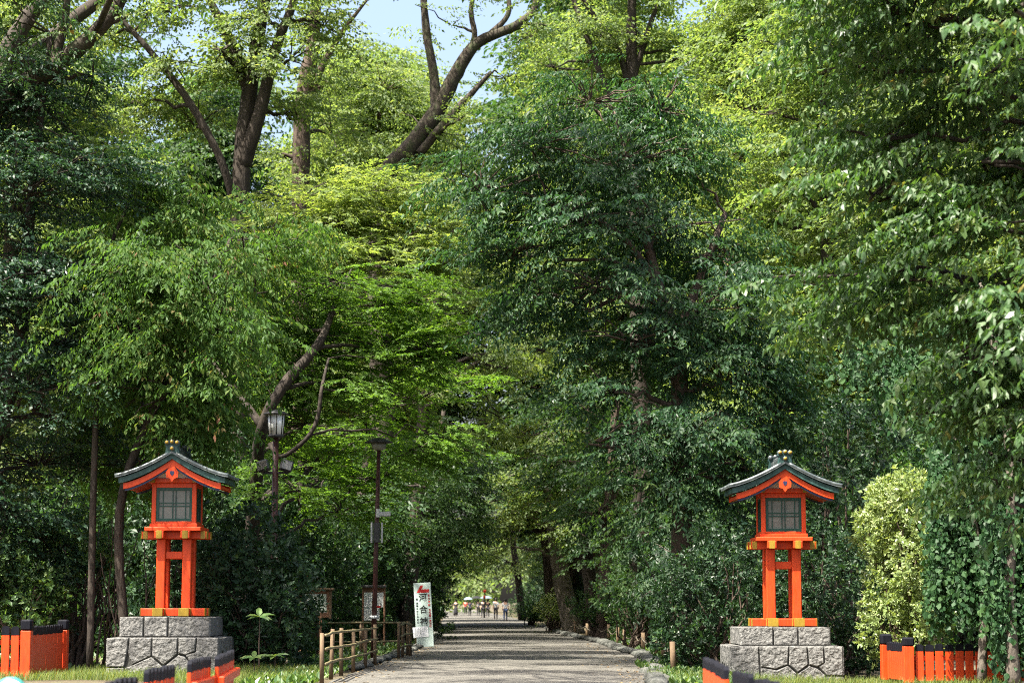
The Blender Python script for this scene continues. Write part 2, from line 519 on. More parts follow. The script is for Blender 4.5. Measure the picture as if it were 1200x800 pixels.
def lantern(loc, label):
    root = empty('shrine_lantern', loc, label, 'lantern', 'vermilion lanterns flanking the path')
    V = 'vermilion'
    p = .27           # half spacing of posts
    pw = .185
    # base frame: two rails front to back under the posts, two across
    for s in (-1, 1):
        MB().bbox((0, s * p, .08), (1.34, .20, .16), .012).build('base_beam', V, root)
        MB().bbox((s * p, 0, .083), (.20, 1.30, .158), .012).build('base_beam', V, root)
        for t in (-1, 1):
            MB().bbox((s * p, t * .652, .084), (.215, .012, .165), .004).build('metal_cap', 'gold', root)
            MB().bbox((s * p, t * (p + .103), .084), (.235, .014, .164), .004).build('metal_cap', 'gold', root)
            MB().bbox((t * .672, s * p, .081), (.012, .208, .166), .004).build('metal_cap', 'gold', root)
    for sx in (-1, 1):
        for sy in (-1, 1):
            MB().bbox((sx * p, sy * p, .16 + .72), (pw, pw, 1.44), .014).build('post', V, root)
    for s in (-1, 1):
        MB().bbox((0, s * p, 1.26), (2 * p - pw, .10, .15), .01).build('crosspiece', V, root)
        MB().bbox((s * p, 0, 1.26), (.10, 2 * p - pw, .15), .01).build('crosspiece', V, root)
    zt = 1.60
    for s in (-1, 1):
        MB().bbox((0, s * p, zt + .075), (1.36, .19, .15), .012).build('support_beam', V, root)
        MB().bbox((s * p, 0, zt + .08), (.19, 1.30, .15), .012).build('support_beam', V, root)
        for t in (-1, 1):
            MB().bbox((s * p, t * .653, zt + .082), (.115, .014, .165), .004).build('metal_cap', 'gold', root)
            MB().bbox((t * .683, s * p, zt + .077), (.014, .20, .16), .004).build('metal_cap', 'gold', root)
            MB().bbox((t * .60, s * (p + .098), zt + .077), (.10, .012, .16), .004).build('metal_cap', 'gold', root)
    MB().bbox((0, 0, 1.80), (1.17, 1.17, .085), .012).build('sill', V, root)
    z0, z1, b = 1.843, 2.76, .465
    MB().bbox((0, 0, z0 + .035), (.99, .99, .07), .008).build('box_floor', V, root)
    for sx in (-1, 1):
        for sy in (-1, 1):
            MB().bbox((sx * (b - .045), sy * (b - .045), (z0 + z1) / 2 + .03), (.09, .09, z1 - z0 - .06), .008).build('corner_post', V, root)
    zb, zw = z0 + .115, z1 - .10
    for k in range(4):
        a = k * math.pi / 2
        rz = Matrix.Rotation(a, 3, 'Z')
        rm = np.array(rz)
        T = lambda c: (rm @ np.array(c))
        MB().bbox(T((0, -b + .045, z0 + .092)), (.75, .075, .045) if k % 2 == 0 else (.075, .75, .045), .006).build('rail', V, root)
        MB().bbox(T((0, -b + .045, z1 - .05)), (.75, .08, .10) if k % 2 == 0 else (.08, .75, .10), .006).build('rail', V, root)
        wdw = MB()
        h = zw - zb
        for s in (-1, 1):
            wdw.box((s * .3475, -b + .05, (zb + zw) / 2), (.055, .05, h))
            wdw.box((0, -b + .05, (zb + zw) / 2 + s * (h / 2 - .0275)), (.64, .049, .055))
        wo = wdw.build('window', 'green_frame', root)
        wo.rotation_euler = (0, 0, a)
        pn = MB().box((0, -b + .062, (zb + zw) / 2), (.645, .006, h - .105)).build('pane', 'pane', wo)
        for x in (-.235, -.032, .032, .235):
            MB().box((x, -b + .05, (zb + zw) / 2), (.017, .024, h - .108)).build('lattice_bar', 'green_frame', wo)
        for z in (-.30, -.032, .032, .30):
            MB().box((0, -b + .0505, (zb + zw) / 2 + z), (.638, .02, .017)).build('lattice_bar', 'green_frame', wo)
    # roof: gable towards the viewer
    dep = .78
    MB().bbox((0, 0, z1 + .045), (1.16, 1.10, .09), .01).build('tie_beam', V, root)
    for s in (-1, 1):
        for t in (-1, 1):
            MB().bbox((s * .44, t * .556, z1 + .05), (.09, .014, .098), .004).build('metal_cap', 'gold', root)
    ze = z1 - .10
    def loft(name, mat, off_lo, off_hi, half, dep_, y0=None, ext=0.0, par=None):
        """a skin under/over the roof curve between two vertical offsets"""
        x, z = roof_curve(half=half)
        x = np.concatenate([-x[::-1], x[1:]]); z = np.concatenate([z[::-1], z[1:]]) + ze
        n = len(x)
        ya, yb = (-dep_, dep_) if y0 is None else y0
        Vv = np.concatenate([np.stack([x, np.full(n, y), z + o], 1) for y in (ya, yb) for o in (off_lo, off_hi)])
        Ff = []
        for i in range(n - 1):
            A, B, C, D = i, n + i, 2 * n + i, 3 * n + i
            Ff += [(A, A + 1, B + 1, B), (C, D, D + 1, C + 1), (B, B + 1, D + 1, D), (A, C, C + 1, A + 1)]
        Ff += [(0, n, 3 * n, 2 * n), (n - 1, 3 * n - 1, 4 * n - 1, 2 * n - 1)]
        return MB().add(Vv, Ff).build(name, mat, par or root)
    loft('eaves_board', V, -.03, .03, 1.0, dep - .10)
    for s in (-1, 1):
        y0 = (s * (dep - .06), s * dep)
        loft('bargeboard', V, -.045, .075, 1.01, dep, (min(y0), max(y0)))
        y1 = (s * (dep - .075), s * (dep - .02))
        loft('trim', 'navy', -.085, -.047, .98, dep, (min(y1), max(y1)))
    rf = loft('roof', 'copper_edge', .078, .19, 1.10, dep + .05)
    loft('roof_sheet', 'copper', .192, .235, 1.17, dep + .09, par=rf)
    x, z = roof_curve(half=1.175)
    nr = 11
    for s in (-1, 1):
        for k in range(nr):
            y = -dep - .06 + (2 * dep + .12) * k / (nr - 1)
            MB().tube([(s * xx, y, zz + ze + .235) for xx, zz in zip(x[1:], z[1:])], .03 if 0 < k < nr - 1 else .038, 8).build('tile_row', 'copper', rf)
    # gable wall, pendant
    for s in (-1, 1):
        gy_ = s * .50
        MB().prism([(-.52, z1 + .09), (.52, z1 + .09), (.0, z1 + .27)], (0, gy_, 0), (1, 0, 0), (0, 0, 1), (0, -s * .03, 0)).build('gable_panel', 'white', root)
        yy = s * (dep - .03)
        pd = MB()
        poly = [(0, -.17), (.05, -.10), (.12, -.075), (.13, .03), (.06, .14), (0, .20), (-.06, .14), (-.13, .03), (-.12, -.075), (-.05, -.10)]
        pd.prism(poly, (0, yy, ze + .27), (1, 0, 0), (0, 0, 1), (0, s * .04, 0))
        po = pd.build('gable_pendant', V, root)
        MB().prism([(0, -.055), (.04, -.01), (.042, .035), (.02, .055), (0, .04), (-.02, .055), (-.042, .035), (-.04, -.01)], (0, yy + s * .040, ze + .28), (1, 0, 0), (0, 0, 1), (0, s * .006, 0)).build('heart_boss', 'navy', po)
    # ridge
    zr = ze + .50 + .19
    MB().bbox((0, 0, zr + .05), (.20, 2 * dep + .10, .14), .02).build('ridge', 'copper', root)
    MB().tube([(0, -dep - .06, zr + .135), (0, dep + .06, zr + .135)], .065, 10).build('ridge_tile', 'copper', root)
    for s in (-1, 1):
        yy = s * (dep + .075)
        poly = [(-.16, -.10), (-.13, .06), (-.16, .11), (-.13, .17), (0, .17), (.13, .17), (.16, .11), (.13, .06), (.16, -.10)]
        en = MB().prism(poly, (0, yy, zr + .06), (1, 0, 0), (0, 0, 1), (0, -s * .10, 0), inset=.02, front=.3).build('ridge_end', 'copper_edge', root)
        for dx, dz in ((-.105, .165), (0, .18), (.105, .165), (0, .04)):
            MB().tube([(dx, yy + s * .035, zr + .06 + dz), (dx, yy - s * .15, zr + .06 + dz)], .048, 10).build('round_tile', 'copper', en)
            MB().tube([(dx, yy + s * .046, zr + .06 + dz), (dx, yy + s * .037, zr + .06 + dz)], .036, 10).build('gilt_disc', 'gold', en)
    return root


LAN_Y = YL + 1.15
lantern((PL_L[0] + .065, LAN_Y, -.03 + 1.222), 'vermilion wooden lantern with green lattice windows left of the path, nearest the lamp posts')
lantern((PL_R[0] + .06, LAN_Y, -.18 + 1.162), 'vermilion wooden lantern with green lattice windows right of the path, nearest the ivy curtain')


# ------------------------------------------------------------------ vermilion fences
def fence(A, B, h, n, label, posts=(True, True), cap=.17, sw=.15, group='vermilion fences', post_h=.10, stub=False, z=0.0):
    """slat fence from A to B (x, y): each slat a board with a black painted head"""
    A, B = np.array(A, float), np.array(B, float)
    d = B - A
    L = np.linalg.norm(d)
    ang = math.atan2(d[1], d[0])
    root = empty('slat_fence', (A[0], A[1], z), label, 'fence', group, ang)
    base = MB().bbox((0, 0, (h - cap) / 2 + .02), (sw, .04, h - cap - .04), .006).mesh('slat', 'vermilion')
    top = MB().prism([(-sw / 2, 0), (sw / 2, 0), (sw / 2, cap - .03), (sw / 4, cap), (-sw / 4, cap), (-sw / 2, cap - .03)], (0, -.022, 0), (1, 0, 0), (0, 0, 1), (0, .044, 0)).mesh('slat_head', 'black')
    m = .12 if posts[0] else 0
    m2 = .12 if posts[1] else 0
    for i in range(n):
        x = m + (L - m - m2) * (i + .5) / n
        s = link('slat', base, root, (x, 0, rng.uniform(-.008, .008)))
        s.rotation_euler = (0, rng.uniform(-.008, .008), rng.uniform(-.02, .02))
        link('slat_head', top, s, (0, 0, h - cap))
    for zz in (.2, h - cap - .14):
        MB().bbox((L / 2 - (.07 if stub else 0), .052, zz), (L + (.14 if stub else -.1), .06, .09), .008).build('rail', 'vermilion', root)
    for on, x in ((posts[0], 0), (posts[1], L)):
        if on:
            ph = h + post_h
            po = MB().bbox((x, .0, (ph - cap - .04) / 2), (.2, .2, ph - cap - .04), .012).build('post', 'vermilion', root)
            MB().bbox((x, 0, ph - cap / 2 - .02), (.215, .215, cap + .04), .03).build('post_cap', 'black', po)
    return root


# rows along the approach, nearer than the ground that the frame shows
for i, (xa, ya, xb, yb, lab) in enumerate([
        (-3.18, 24.2, -2.97, 21.4, 'oblique vermilion slat panel with black heads nearest to the left plinth'),
        (-3.06, 21.5, -3.02, 19.9, 'oblique vermilion slat panel, second from the left plinth towards the viewer'),
        (-2.96, 18.6, -2.96, 17.2, 'oblique vermilion slat panel, third from the left plinth towards the viewer'),
        (-2.79, 15.8, -2.80, 14.7, 'oblique slat panel at the bottom edge showing only its black heads, left side'),
        (1.92, 21.2, 1.87, 19.4, 'oblique vermilion slat panel nearest to the right plinth'),
        (1.84, 19.1, 1.80, 17.85, 'oblique vermilion slat panel, second from the right plinth towards the viewer'),
        (1.77, 16.95, 1.81, 16.1, 'oblique slat panel with dark heads, third from the right plinth towards the viewer'),
        (1.77, 15.4, 1.82, 14.6, 'oblique slat panel at the bottom edge showing only its black heads, right side')]):
    ln_ = math.hypot(xa - xb, ya - yb)
    fence((xa, ya), (xb, yb), .95, max(6, int(ln_ / .17)), lab, (False, False), .105, .13, 'vermilion slat panels along the approach', stub=True)
a0 = G(30, 41.0); a1 = G(73, 44.2)
fence((a0[0] - 2.2, 41.0), (a0[0], 41.0), 1.02, 11, 'vermilion slat fence at the left edge of the picture', (False, True), .17, .15, post_h=.13)
fence((a0[0] + .02, 41.15), (a1[0], 44.2), 1.02, 17, 'vermilion slat fence receding from the corner post at the left edge', (False, True), .17, .15, post_h=.1)
b0 = G(1065, 41.0); b1 = G(1041, 42.4)
fence((b0[0], 41.0), (b0[0] + 3.2, 41.0), .74, 16, 'vermilion slat fence with black heads below the ivy curtain', (True, False), .13, .155, z=-.06, post_h=.13)
fence((b1[0], 42.6), (b0[0] - .05, 41.15), .76, 8, 'short vermilion slat fence receding from the corner post beside the bright bush', (True, False), .17, .15, z=-.06, post_h=.15)

# white round-topped marker at the lower left corner
mk = empty('round_sign', (*G(9, 16.5)[:2], 0), 'top of a white round sign with teal rim in the bottom left corner', 'sign')
MB().tube([(0, 0, 0), (0, 0, .55)], .03, 10).build('post', 'steel', mk)
MB().tube([(0, -.02, .785), (0, .02, .785)], .135, 28).build('rim', rough_mat('teal enamel', (.03, .16, .15), (.04, .22, .2), 6, .35, 0), mk)
MB().tube([(0, -.026, .785), (0, -.018, .785)], .112, 28).build('face', 'white', mk)

# ------------------------------------------------------------------ bamboo fence
BF = [(-3.52, 39.4), (-3.54, 41.6), (-3.50, 43.6), (-3.40, 45.6), (-3.30, 47.8), (-3.26, 50.6)]
bf = empty('bamboo_fence', (BF[0][0], BF[0][1], 0), 'low brown bamboo rail fence along the left edge of the path', 'fence', 'bamboo fences')
def bamboo(bfo, pts, hs, o, post_r=.043):
    for (x, y) in pts:
        hh = rng.uniform(.90, .97)
        MB().tube([(x - o[0], y - o[1], -.05), (x - o[0] + rng.normal() * .012, y - o[1], hh)], [post_r, post_r * .93], 9).build('post', 'stake', bfo)
    for h in hs:
        P = [(x - o[0] + .06, y - o[1], h + rng.normal() * .018) for x, y in pts]
        Q = []
        for a, b in zip(P[:-1], P[1:]):
            for t in (0, .33, .66):
                Q.append([a[k] + (b[k] - a[k]) * t + (rng.normal() * .006 if k == 2 else 0) for k in range(3)])
        Q.append(P[-1])
        MB().tube(Q, np.linspace(.030, .023, len(Q)), 7).build('rail', 'bamboo', bfo)
bamboo(bf, BF, (.34, .60, .88), BF[0])
BF2 = [(-3.00, 56.2), (-2.93, 57.0), (-2.80, 58.6)]
bf2 = empty('bamboo_fence', (BF2[0][0], BF2[0][1], 0), 'short bamboo fence end beside the white sign board', 'fence', 'bamboo fences')
bamboo(bf2, BF2, (.34, .60, .88), BF2[0])
BF3 = [(-2.9, 59.2), (-4.2, 59.2), (-5.4, 59.0), (-6.6, 58.8)]
bf3 = empty('bamboo_fence', (BF3[0][0], BF3[0][1], 0), 'bamboo fence crossing behind in front of the dark notice boards', 'fence', 'bamboo fences')
bamboo(bf3, BF3, (.38, .90), BF3[0])

# ------------------------------------------------------------------ sign board with lettering
def text_mesh(txt, size, mat, parent, loc, rot=(R(90), 0, 0), name='lettering', align='CENTER', bold=0.0):
    cu = bpy.data.curves.new(name, 'FONT')
    cu.body = txt
    cu.size = size
    cu.align_x = align
    cu.align_y = 'CENTER'
    cu.extrude = .002
    cu.offset = bold
    to = bpy.data.objects.new(name, cu)
    COL.objects.link(to)
    dg = bpy.context.evaluated_depsgraph_get()
    me = bpy.data.meshes.new_from_object(to.evaluated_get(dg))
    bpy.data.objects.remove(to)
    me.name = name
    me.materials.clear()
    me.materials.append(M[mat])
    o = link(name, me, parent, loc)
    o.rotation_euler = rot
    return o


sg0 = G(498.5, 69.5)
sg = empty('sign_board', (sg0[0], sg0[1], 0), 'tall white sign board with vertical black and red Japanese lettering by the path', 'sign')
sg.rotation_euler = (R(-2), R(-3.2), R(6))
MB().bbox((0, 0, 1.06), (.56, .05, 2.08), .008).build('panel', 'sign_white', sg)
for s in (-1, 1):
    MB().bbox((s * .24, .06, .98), (.05, .06, 1.96), .006).build('support', 'board_wood', sg)
    MB().bbox((s * .24, .42, .45), (.05, .05, 1.15), .006, np.array(Matrix.Rotation(R(38), 3, 'X'))).build('strut', 'board_wood', sg)
ZT = 2.10
arr = [(-.20, -.30), (-.06, -.06), (.04, -.06), (-.03, -.19), (.22, -.19), (.22, -.30)]
MB().prism(arr, (0, -.0265, ZT - .02), (1, 0, 0), (0, 0, 1), (0, .004, 0)).build('arrow', 'ink_red', sg)
for ch, z in zip('河合神社', (-.49, -.88, -1.27, -1.66)):
    text_mesh(ch, .27, 'ink', sg, (.0, -.0275, ZT + z), bold=.006)
for k, ch in enumerate('女性守護'):
    text_mesh(ch, .078, 'ink_red', sg, (.20, -.0275, ZT - .42 - k * .105), bold=.002)
for k, ch in enumerate('日本第一美麗神'):
    text_mesh(ch, .078, 'ink_red', sg, (.205, -.0275, ZT - .90 - k * .088), bold=.002)
text_mesh('鴨', .07, 'ink', sg, (-.20, -.0275, ZT - .53), bold=.002)
for k, ch in enumerate('長明ゆかりの方丈'):
    text_mesh(ch, .066, 'ink', sg, (-.20, -.0275, ZT - .66 - k * .088), bold=.002)
nt_ = MB().box((-.13, -.034, ZT - 1.59), (.50, .004, .34), np.array(Matrix.Rotation(R(-3), 3, 'Y'))).build('paper_notice', 'paper_blue', sg)
for k in range(4):
    MB().box((-.30 + k * .055, -.0372, ZT - 1.57), (.012, .002, .24)).build('print_line', 'ink_grey', nt_)

# ------------------------------------------------------------------ notice boards
nb0 = G(437.5, 66.0)
nb = empty('notice_board', (nb0[0], nb0[1], 0), 'open notice board with pale papers standing behind the brown pole', 'notice board', 'notice boards')
for s in (-1, 1):
    MB().bbox((s * .33, 0, 1.0), (.06, .07, 2.02), .008).build('post', 'board_wood', nb)
MB().bbox((0, -.02, 1.96), (.78, .22, .07), .01).build('roof', 'pole_dark', nb)
MB().bbox((0, .0, 1.84), (.60, .03, .15), .006).build('header', 'board_wood', nb)
for x, z, w_, h_ in ((-.17, 1.54, .26, .46), (.19, 1.54, .24, .46), (-.17, 1.10, .26, .38), (.12, 1.10, .12, .38)):
    pp = MB().box((x, -.02, z), (w_, .012, h_)).build('paper', 'paper', nb)
    for k in range(4):
        MB().box((x - w_ / 2 + .04 + k * (w_ - .06) / 4, -.0275, z), (.012, .003, h_ * .72)).build('print_line', 'ink_grey', pp)
MB().box((.14, -.0285, 1.33), (.16, .004, .05)).build('red_strip', 'ink_red', nb)
nc0 = G(371, 57.0)
nc = empty('notice_board', (nc0[0], nc0[1], 0), 'brown framed notice board with small roof half hidden by the round bush', 'notice board', 'notice boards')
MB().bbox((.1, 0, .7), (.07, .07, 1.4), .008).build('post', 'board_wood', nc)
MB().bbox((-.45, 0, .7), (.07, .07, 1.4), .008).build('post', 'board_wood', nc)
MB().bbox((-.1, 0, 1.42), (.95, .06, .72), .01).build('panel', 'board_wood', nc)
for s in (-1, 1):
    MB().bbox((-.1 + s * .46, -.03, 1.42), (.07, .10, .78), .008).build('frame', 'stake', nc)
MB().bbox((-.1, -.04, 1.82), (1.12, .26, .06), .01).build('roof', 'stake', nc)
MB().box((-.06, -.036, 1.47), (.62, .01, .44)).build('poster', 'poster', nc)
MB().box((-.06, -.038, 1.22), (.64, .012, .03)).build('ledge', 'steel', nc)

# ------------------------------------------------------------------ lamp posts
l0 = G(319.5, 50.0)
lp = empty('street_lamp', (l0[0], l0[1], 0), 'brown lamp post with white cylindrical lantern head and two floodlights', 'lamp', 'lamps on brown poles')
zc = W(320, 513, 50)[2]
MB().tube([(0, 0, 0), (0, 0, zc)], [.085, .07], 12).build('pole', 'pole', lp)
hd = MB().lathe([(.10, zc), (.19, zc + .02), (.19, zc + .07), (.17, zc + .08)], 18).build('lamp_base', 'pole_dark', lp)
gl = MB().lathe([(.165, zc + .08), (.205, zc + .56)], 18).build('lamp_glass', 'lamp_glass', lp)
for k in range(8):
    a = k * math.pi / 4 + .2
    MB().tube([(.172 * math.cos(a), .172 * math.sin(a), zc + .07), (.212 * math.cos(a), .212 * math.sin(a), zc + .57)], .011, 5).build('glazing_bar', 'pole_dark', gl)
MB().lathe([(.30, zc + .555), (.30, zc + .58), (.16, zc + .64), (.03, zc + .68)], 20).build('lamp_cap', 'pole_dark', lp)
zf = W(320, 546, 50)[2]
MB().bbox((0, -.02, zf - .16), (.62, .05, .06), .008).build('crossbar', 'pole_dark', lp)
for s in (-1, 1):
    ry = np.array(Matrix.Rotation(R(14 * s), 3, 'Y') @ Matrix.Rotation(R(-12), 3, 'X') @ Matrix.Rotation(R(12 * s), 3, 'Z'))
    fl = MB().bbox((s * .27, -.08, zf), (.30, .17, .27), .03, ry).build('floodlight', 'pole_dark', lp)
    off = ry @ np.array([0, -.088, 0])
    MB().bbox((s * .27 + off[0], -.08 + off[1], zf + off[2]), (.23, .012, .20), .004, ry).build('reflector', 'reflector', fl)
l1b = G(437.0, 53.8); l1t = W(444, 527, 53.8)
l2 = empty('street_lamp', (l1b[0], l1b[1], 0), 'slim red brown lamp post with flat shade standing behind the bamboo fence', 'lamp', 'lamps on brown poles')
dx = l1t[0] - l1b[0]
zt2 = l1t[2]
MB().tube([(0, 0, -.05), (dx, 0, zt2)], [.07, .05], 12).build('pole', 'pole', l2)
MB().lathe([(.08, zt2 - .01), (.17, zt2 + .03), (.20, zt2 + .17), (.05, zt2 + .19)], 18, (dx, 0, 0)).build('lamp_glass', rough_mat('smoky lamp glass', (.16, .16, .14), (.24, .24, .2), 3, .3, 0), l2)
MB().lathe([(.36, zt2 + .18), (.36, zt2 + .21), (.12, zt2 + .30), (.02, zt2 + .32)], 20, (dx, 0, 0)).build('lamp_cap', 'pole_dark', l2)
za = W(442, 602, 53.8)[2]; zb2 = W(441, 624, 53.8)[2]
f = za / zt2
MB().bbox((dx * f + .20, -.05, za), (.30, .14, .12), .02).build('security_camera', 'steel', l2)
MB().bbox((dx * f + .03, -.05, za + .02), (.1, .2, .22), .01).build('bracket', 'steel', l2)
MB().bbox((dx * zb2 / zt2 + .01, -.11, zb2), (.16, .10, .5), .01).build('control_box', 'pole_dark', l2)
for s in (-1, 1):
    MB().bbox((dx * zb2 / zt2 + .01 + s * .13, -.08, zb2), (.05, .06, .52), .01).build('bracket', 'steel', l2)
MB().lathe([(.13, 1.06), (.13, 1.14)], 14, (dx * .15, 0, 0)).build('clamp_ring', 'steel', l2)

# ------------------------------------------------------------------ kerb stones and stakes along the path
def rock(name, size, mat='kerb'):
    th = rng.uniform(.72, 1.0, (5, 8))
    prof = [(.55, -.5), (.95, -.25), (1.0, .1), (.8, .42), (.35, .55)]
    V = []
    for i, (r_, z) in enumerate(prof):
        for k in range(8):
            a = 2 * math.pi * k / 8
            V.append([math.cos(a) * r_ * th[i, k] * size[0], math.sin(a) * r_ * th[i, k] * size[1], z * size[2]])
    F = [(i * 8 + k, i * 8 + (k + 1) % 8, (i + 1) * 8 + (k + 1) % 8, (i + 1) * 8 + k) for i in range(4) for k in range(8)]
    F += [tuple(range(8))[::-1], tuple(32 + k for k in range(8))]
    return MB().add(V, F, True).mesh(name, mat)
ROCKS = [rock('kerb_stone', (.23, .34, .17)) for _ in range(7)]
krow = empty('kerb_row', (RIGHT_EDGE[3][1], 44, 0), 'row of rough grey kerb stones along the right edge of the path', 'kerb', 'stone kerbs')
y = 38.0
while y < 118:
    x = edge(RIGHT_EDGE, y) + .16
    o = link('stone', ROCKS[rng.integers(7)], krow, (x - krow.location.x + rng.normal() * .05, y - 44, float(ground_z(np.array(x), np.array(y))) + .05))
    o.rotation_euler = (rng.normal() * .1, rng.normal() * .1, rng.normal() * .25)
    s_ = rng.uniform(.75, 1.25)
    o.scale = (s_, s_ * rng.uniform(.8, 1.25), s_)
    y += .62 * s_ + (0 if y < 80 else .4)
krow2 = empty('kerb_row', (-3, 62, 0), 'row of grey kerb stones along the left edge of the path past the bamboo', 'kerb', 'stone kerbs')
y = 47.0
while y < 125:
    x = edge(LEFT_EDGE, y) - .16
    o = link('stone', ROCKS[rng.integers(7)], krow2, (x + 3 + rng.normal() * .05, y - 62, .04))
    o.rotation_euler = (rng.normal() * .1, rng.normal() * .1, rng.normal() * .25)
    s_ = rng.uniform(.6, 1.0)
    o.scale = (s_, s_ * 1.2, s_)
    y += .72 * s_ + (0 if y < 80 else .4)
stk = empty('stake_fence', (3.6, 50, 0), 'low wooden stakes joined by dark rope along the right kerb', 'fence')
pts = []
for y in (46.5, 49.5, 52.5, 55.5, 58.5, 62, 66, 70, 74.5, 79, 84, 89.5, 95, 101, 108, 115, 123, 131):
    x = edge(RIGHT_EDGE, y) + .55 + rng.normal() * .06
    h = rng.uniform(.55, .72)
    z0 = float(ground_z(np.array(x), np.array(y)))
    MB().tube([(x - 3.6, y - 50, z0 - .1), (x - 3.6 + rng.normal() * .02, y - 50, z0 + h)], [.062, .058], 9).build('stake', 'stake', stk)
    pts.append((x - 3.6, y - 50, z0 + h * .78))
rp_ = []
for a, b in zip(pts[:-1], pts[1:]):
    for t in np.linspace(0, 1, 8, endpoint=False):
        rp_.append([a[0] + (b[0] - a[0]) * t - .06, a[1] + (b[1] - a[1]) * t, a[2] + (b[2] - a[2]) * t - .16 * math.sin(math.pi * t)])
MB().tube(rp_, .016, 6).build('rope', 'rope', stk)

# ------------------------------------------------------------------ foliage
def unit(v):
    return v / (np.linalg.norm(v) + 1e-9)


def leaf_shape(kind):
    if kind == 'ov':
        return np.array([[0, 0, 0], [.42, .21, .07], [1, 0, -.10], [.42, -.21, .07]]), [(0, 3, 2), (0, 2, 1)]
    if kind == 'wide':
        return np.array([[0, 0, 0], [.45, .29, .06], [1, 0, -.08], [.45, -.29, .06]]), [(0, 3, 2), (0, 2, 1)]
    if kind == 'ov6':
        return np.array([[0, 0, 0], [.28, .165, .05], [.66, .14, .02], [1, 0, -.14], [.66, -.14, .02], [.28, -.165, .05], [.5, 0, -.01]]), [(0, 6, 1), (1, 6, 2), (2, 6, 3), (0, 5, 6), (5, 4, 6), (4, 3, 6)]
    if kind == 'maple':
        V, Fc = [[0, 0, 0]], []
        for a, l in ((-70, .62), (-32, .9), (0, 1.0), (32, .9), (70, .62)):
            c, s = math.cos(R(a)), math.sin(R(a))
            k = len(V)
            V += [[c * l * .5 + s * .12, s * l * .5 - c * .12, .03], [c * l, s * l, -.06], [c * l * .5 - s * .12, s * l * .5 + c * .12, .03]]
            Fc += [(0, k, k + 1), (0, k + 1, k + 2)]
        V, Fc = np.array(V), Fc
        return V, Fc
    if kind == 'star3':
        V, Fc = [[0, 0, 0]], []
        for a, l in ((-52, .8), (0, 1.0), (52, .8)):
            c, s = math.cos(R(a)), math.sin(R(a))
            k = len(V)
            V += [[c * l * .45 + s * .17, s * l * .45 - c * .17, .03], [c * l, s * l, -.05], [c * l * .45 - s * .17, s * l * .45 + c * .17, .03]]
            Fc += [(0, k, k + 1), (0, k + 1, k + 2)]
        return np.array(V), Fc
    if kind == 'round':
        return np.array([[0, 0, 0], [.18, .40, .05], [.62, .38, .0], [1, 0, -.05], [.62, -.38, .0], [.18, -.40, .05]]), [(0, 3, 2), (0, 2, 1), (0, 4, 3), (0, 5, 4)]
    if kind == 'blade':
        return np.array([[0, .02, 0], [0, -.02, 0], [.55, .016, .02], [.55, -.016, .02], [1, 0, -.12]]), [(0, 1, 3), (0, 3, 2), (2, 3, 4)]


def frame(x, up):
    x = unit(x)
    y = unit(np.cross(up, x))
    return np.stack([x, y, np.cross(x, y)], 1)


class Tmpl:
    """a spray of leaves: vertex array, triangles, leaf number of each vertex"""
    def __init__(s, placements, shape):
        LV, LF = leaf_shape(shape)
        n, m = len(placements), len(LV)
        s.V = np.concatenate([p + sz * (LV @ Rm.T) for p, Rm, sz in placements])
        s.F = np.concatenate([np.array(LF) + i * m for i in range(n)])
        s.leaf = np.repeat(np.arange(n), m)
        s.n = n


def bough(L, leaf, shape, seed, sag=.18, droop=.55, side=.55, ang=52, step=.55, nside=None, tilt=.25, hang=.5):
    """layered spray: a main twig, alternate side twigs, alternate leaves"""
    g = np.random.default_rng(seed)
    pl = []
    up = np.array([0, 0, 1.0])
    def twig(p0, d0, ln, first):
        n = max(3, int(ln / (leaf * step)))
        for i in range(n):
            t = (i + (.5 if first else 1)) / n
            p = p0 + d0 * ln * t + np.array([0, 0, -sag * ln * t * t])
            sg = 1 if i % 2 else -1
            a = sg * R(g.normal(ang, 12)) * (1 if i < n - 1 else .1)
            d = np.array([d0[0] * math.cos(a) - d0[1] * math.sin(a), d0[0] * math.sin(a) + d0[1] * math.cos(a), 0])
            d = unit(d) + np.array([0, 0, -abs(g.normal(droop, .3))])
            u_ = up + g.normal(0, tilt, 3)
            pl.append((p, frame(d, u_), leaf * g.uniform(.75, 1.15)))
    twig(np.zeros(3), np.array([1.0, 0, 0]), L, True)
    ns = nside or max(3, int(L / .22))
    for k in range(ns):
        t = (k + .6) / (ns + .3)
        sg = 1 if k % 2 else -1
        a = sg * R(g.normal(48, 9))
        p = np.array([L * t, 0, -sag * L * t * t])
        ln = side * L * (1 - t * .75) * g.uniform(.75, 1.2)
        twig(p, np.array([math.cos(a), math.sin(a), g.normal(-.08, .10)]), ln, False)
    return Tmpl(pl, shape)


def tuft(leaf, n, shape, seed, ln=.18):
    """upright rosette for clipped bushes; local x points outwards"""
    g = np.random.default_rng(seed)
    pl = []
    for i in range(n):
        a = i * 2.4 + g.normal() * .3
        t = i / n
        th = R(30 + 55 * (1 - t)) + g.normal() * .2
        d = np.array([math.cos(th), math.sin(th) * math.cos(a), math.sin(th) * math.sin(a)])
        pl.append((np.array([ln * t, 0, 0]) + g.normal(0, .03, 3), frame(d, np.array([1.0, 0, .35]) + g.normal(0, .3, 3)), leaf * g.uniform(.7, 1.15)))
    return Tmpl(pl, shape)


def strand(L, leaf, seed):
    """hanging ivy: leaves overlap down a stem, faces turned outwards (local x), stem along -z"""
    g = np.random.default_rng(seed)
    pl = []
    n = int(L / (leaf * .42))
    for i in range(n):
        p = np.array([g.normal(0, .05), g.normal(0, .10), -L * (i + g.uniform()) / n])
        d = np.array([g.normal(.25, .2), g.normal(0, .55), -1])
        pl.append((p, frame(d, np.array([1.0, g.normal(0, .35), .35])), leaf * g.uniform(.6, 1.2)))
    return Tmpl(pl, 'round')


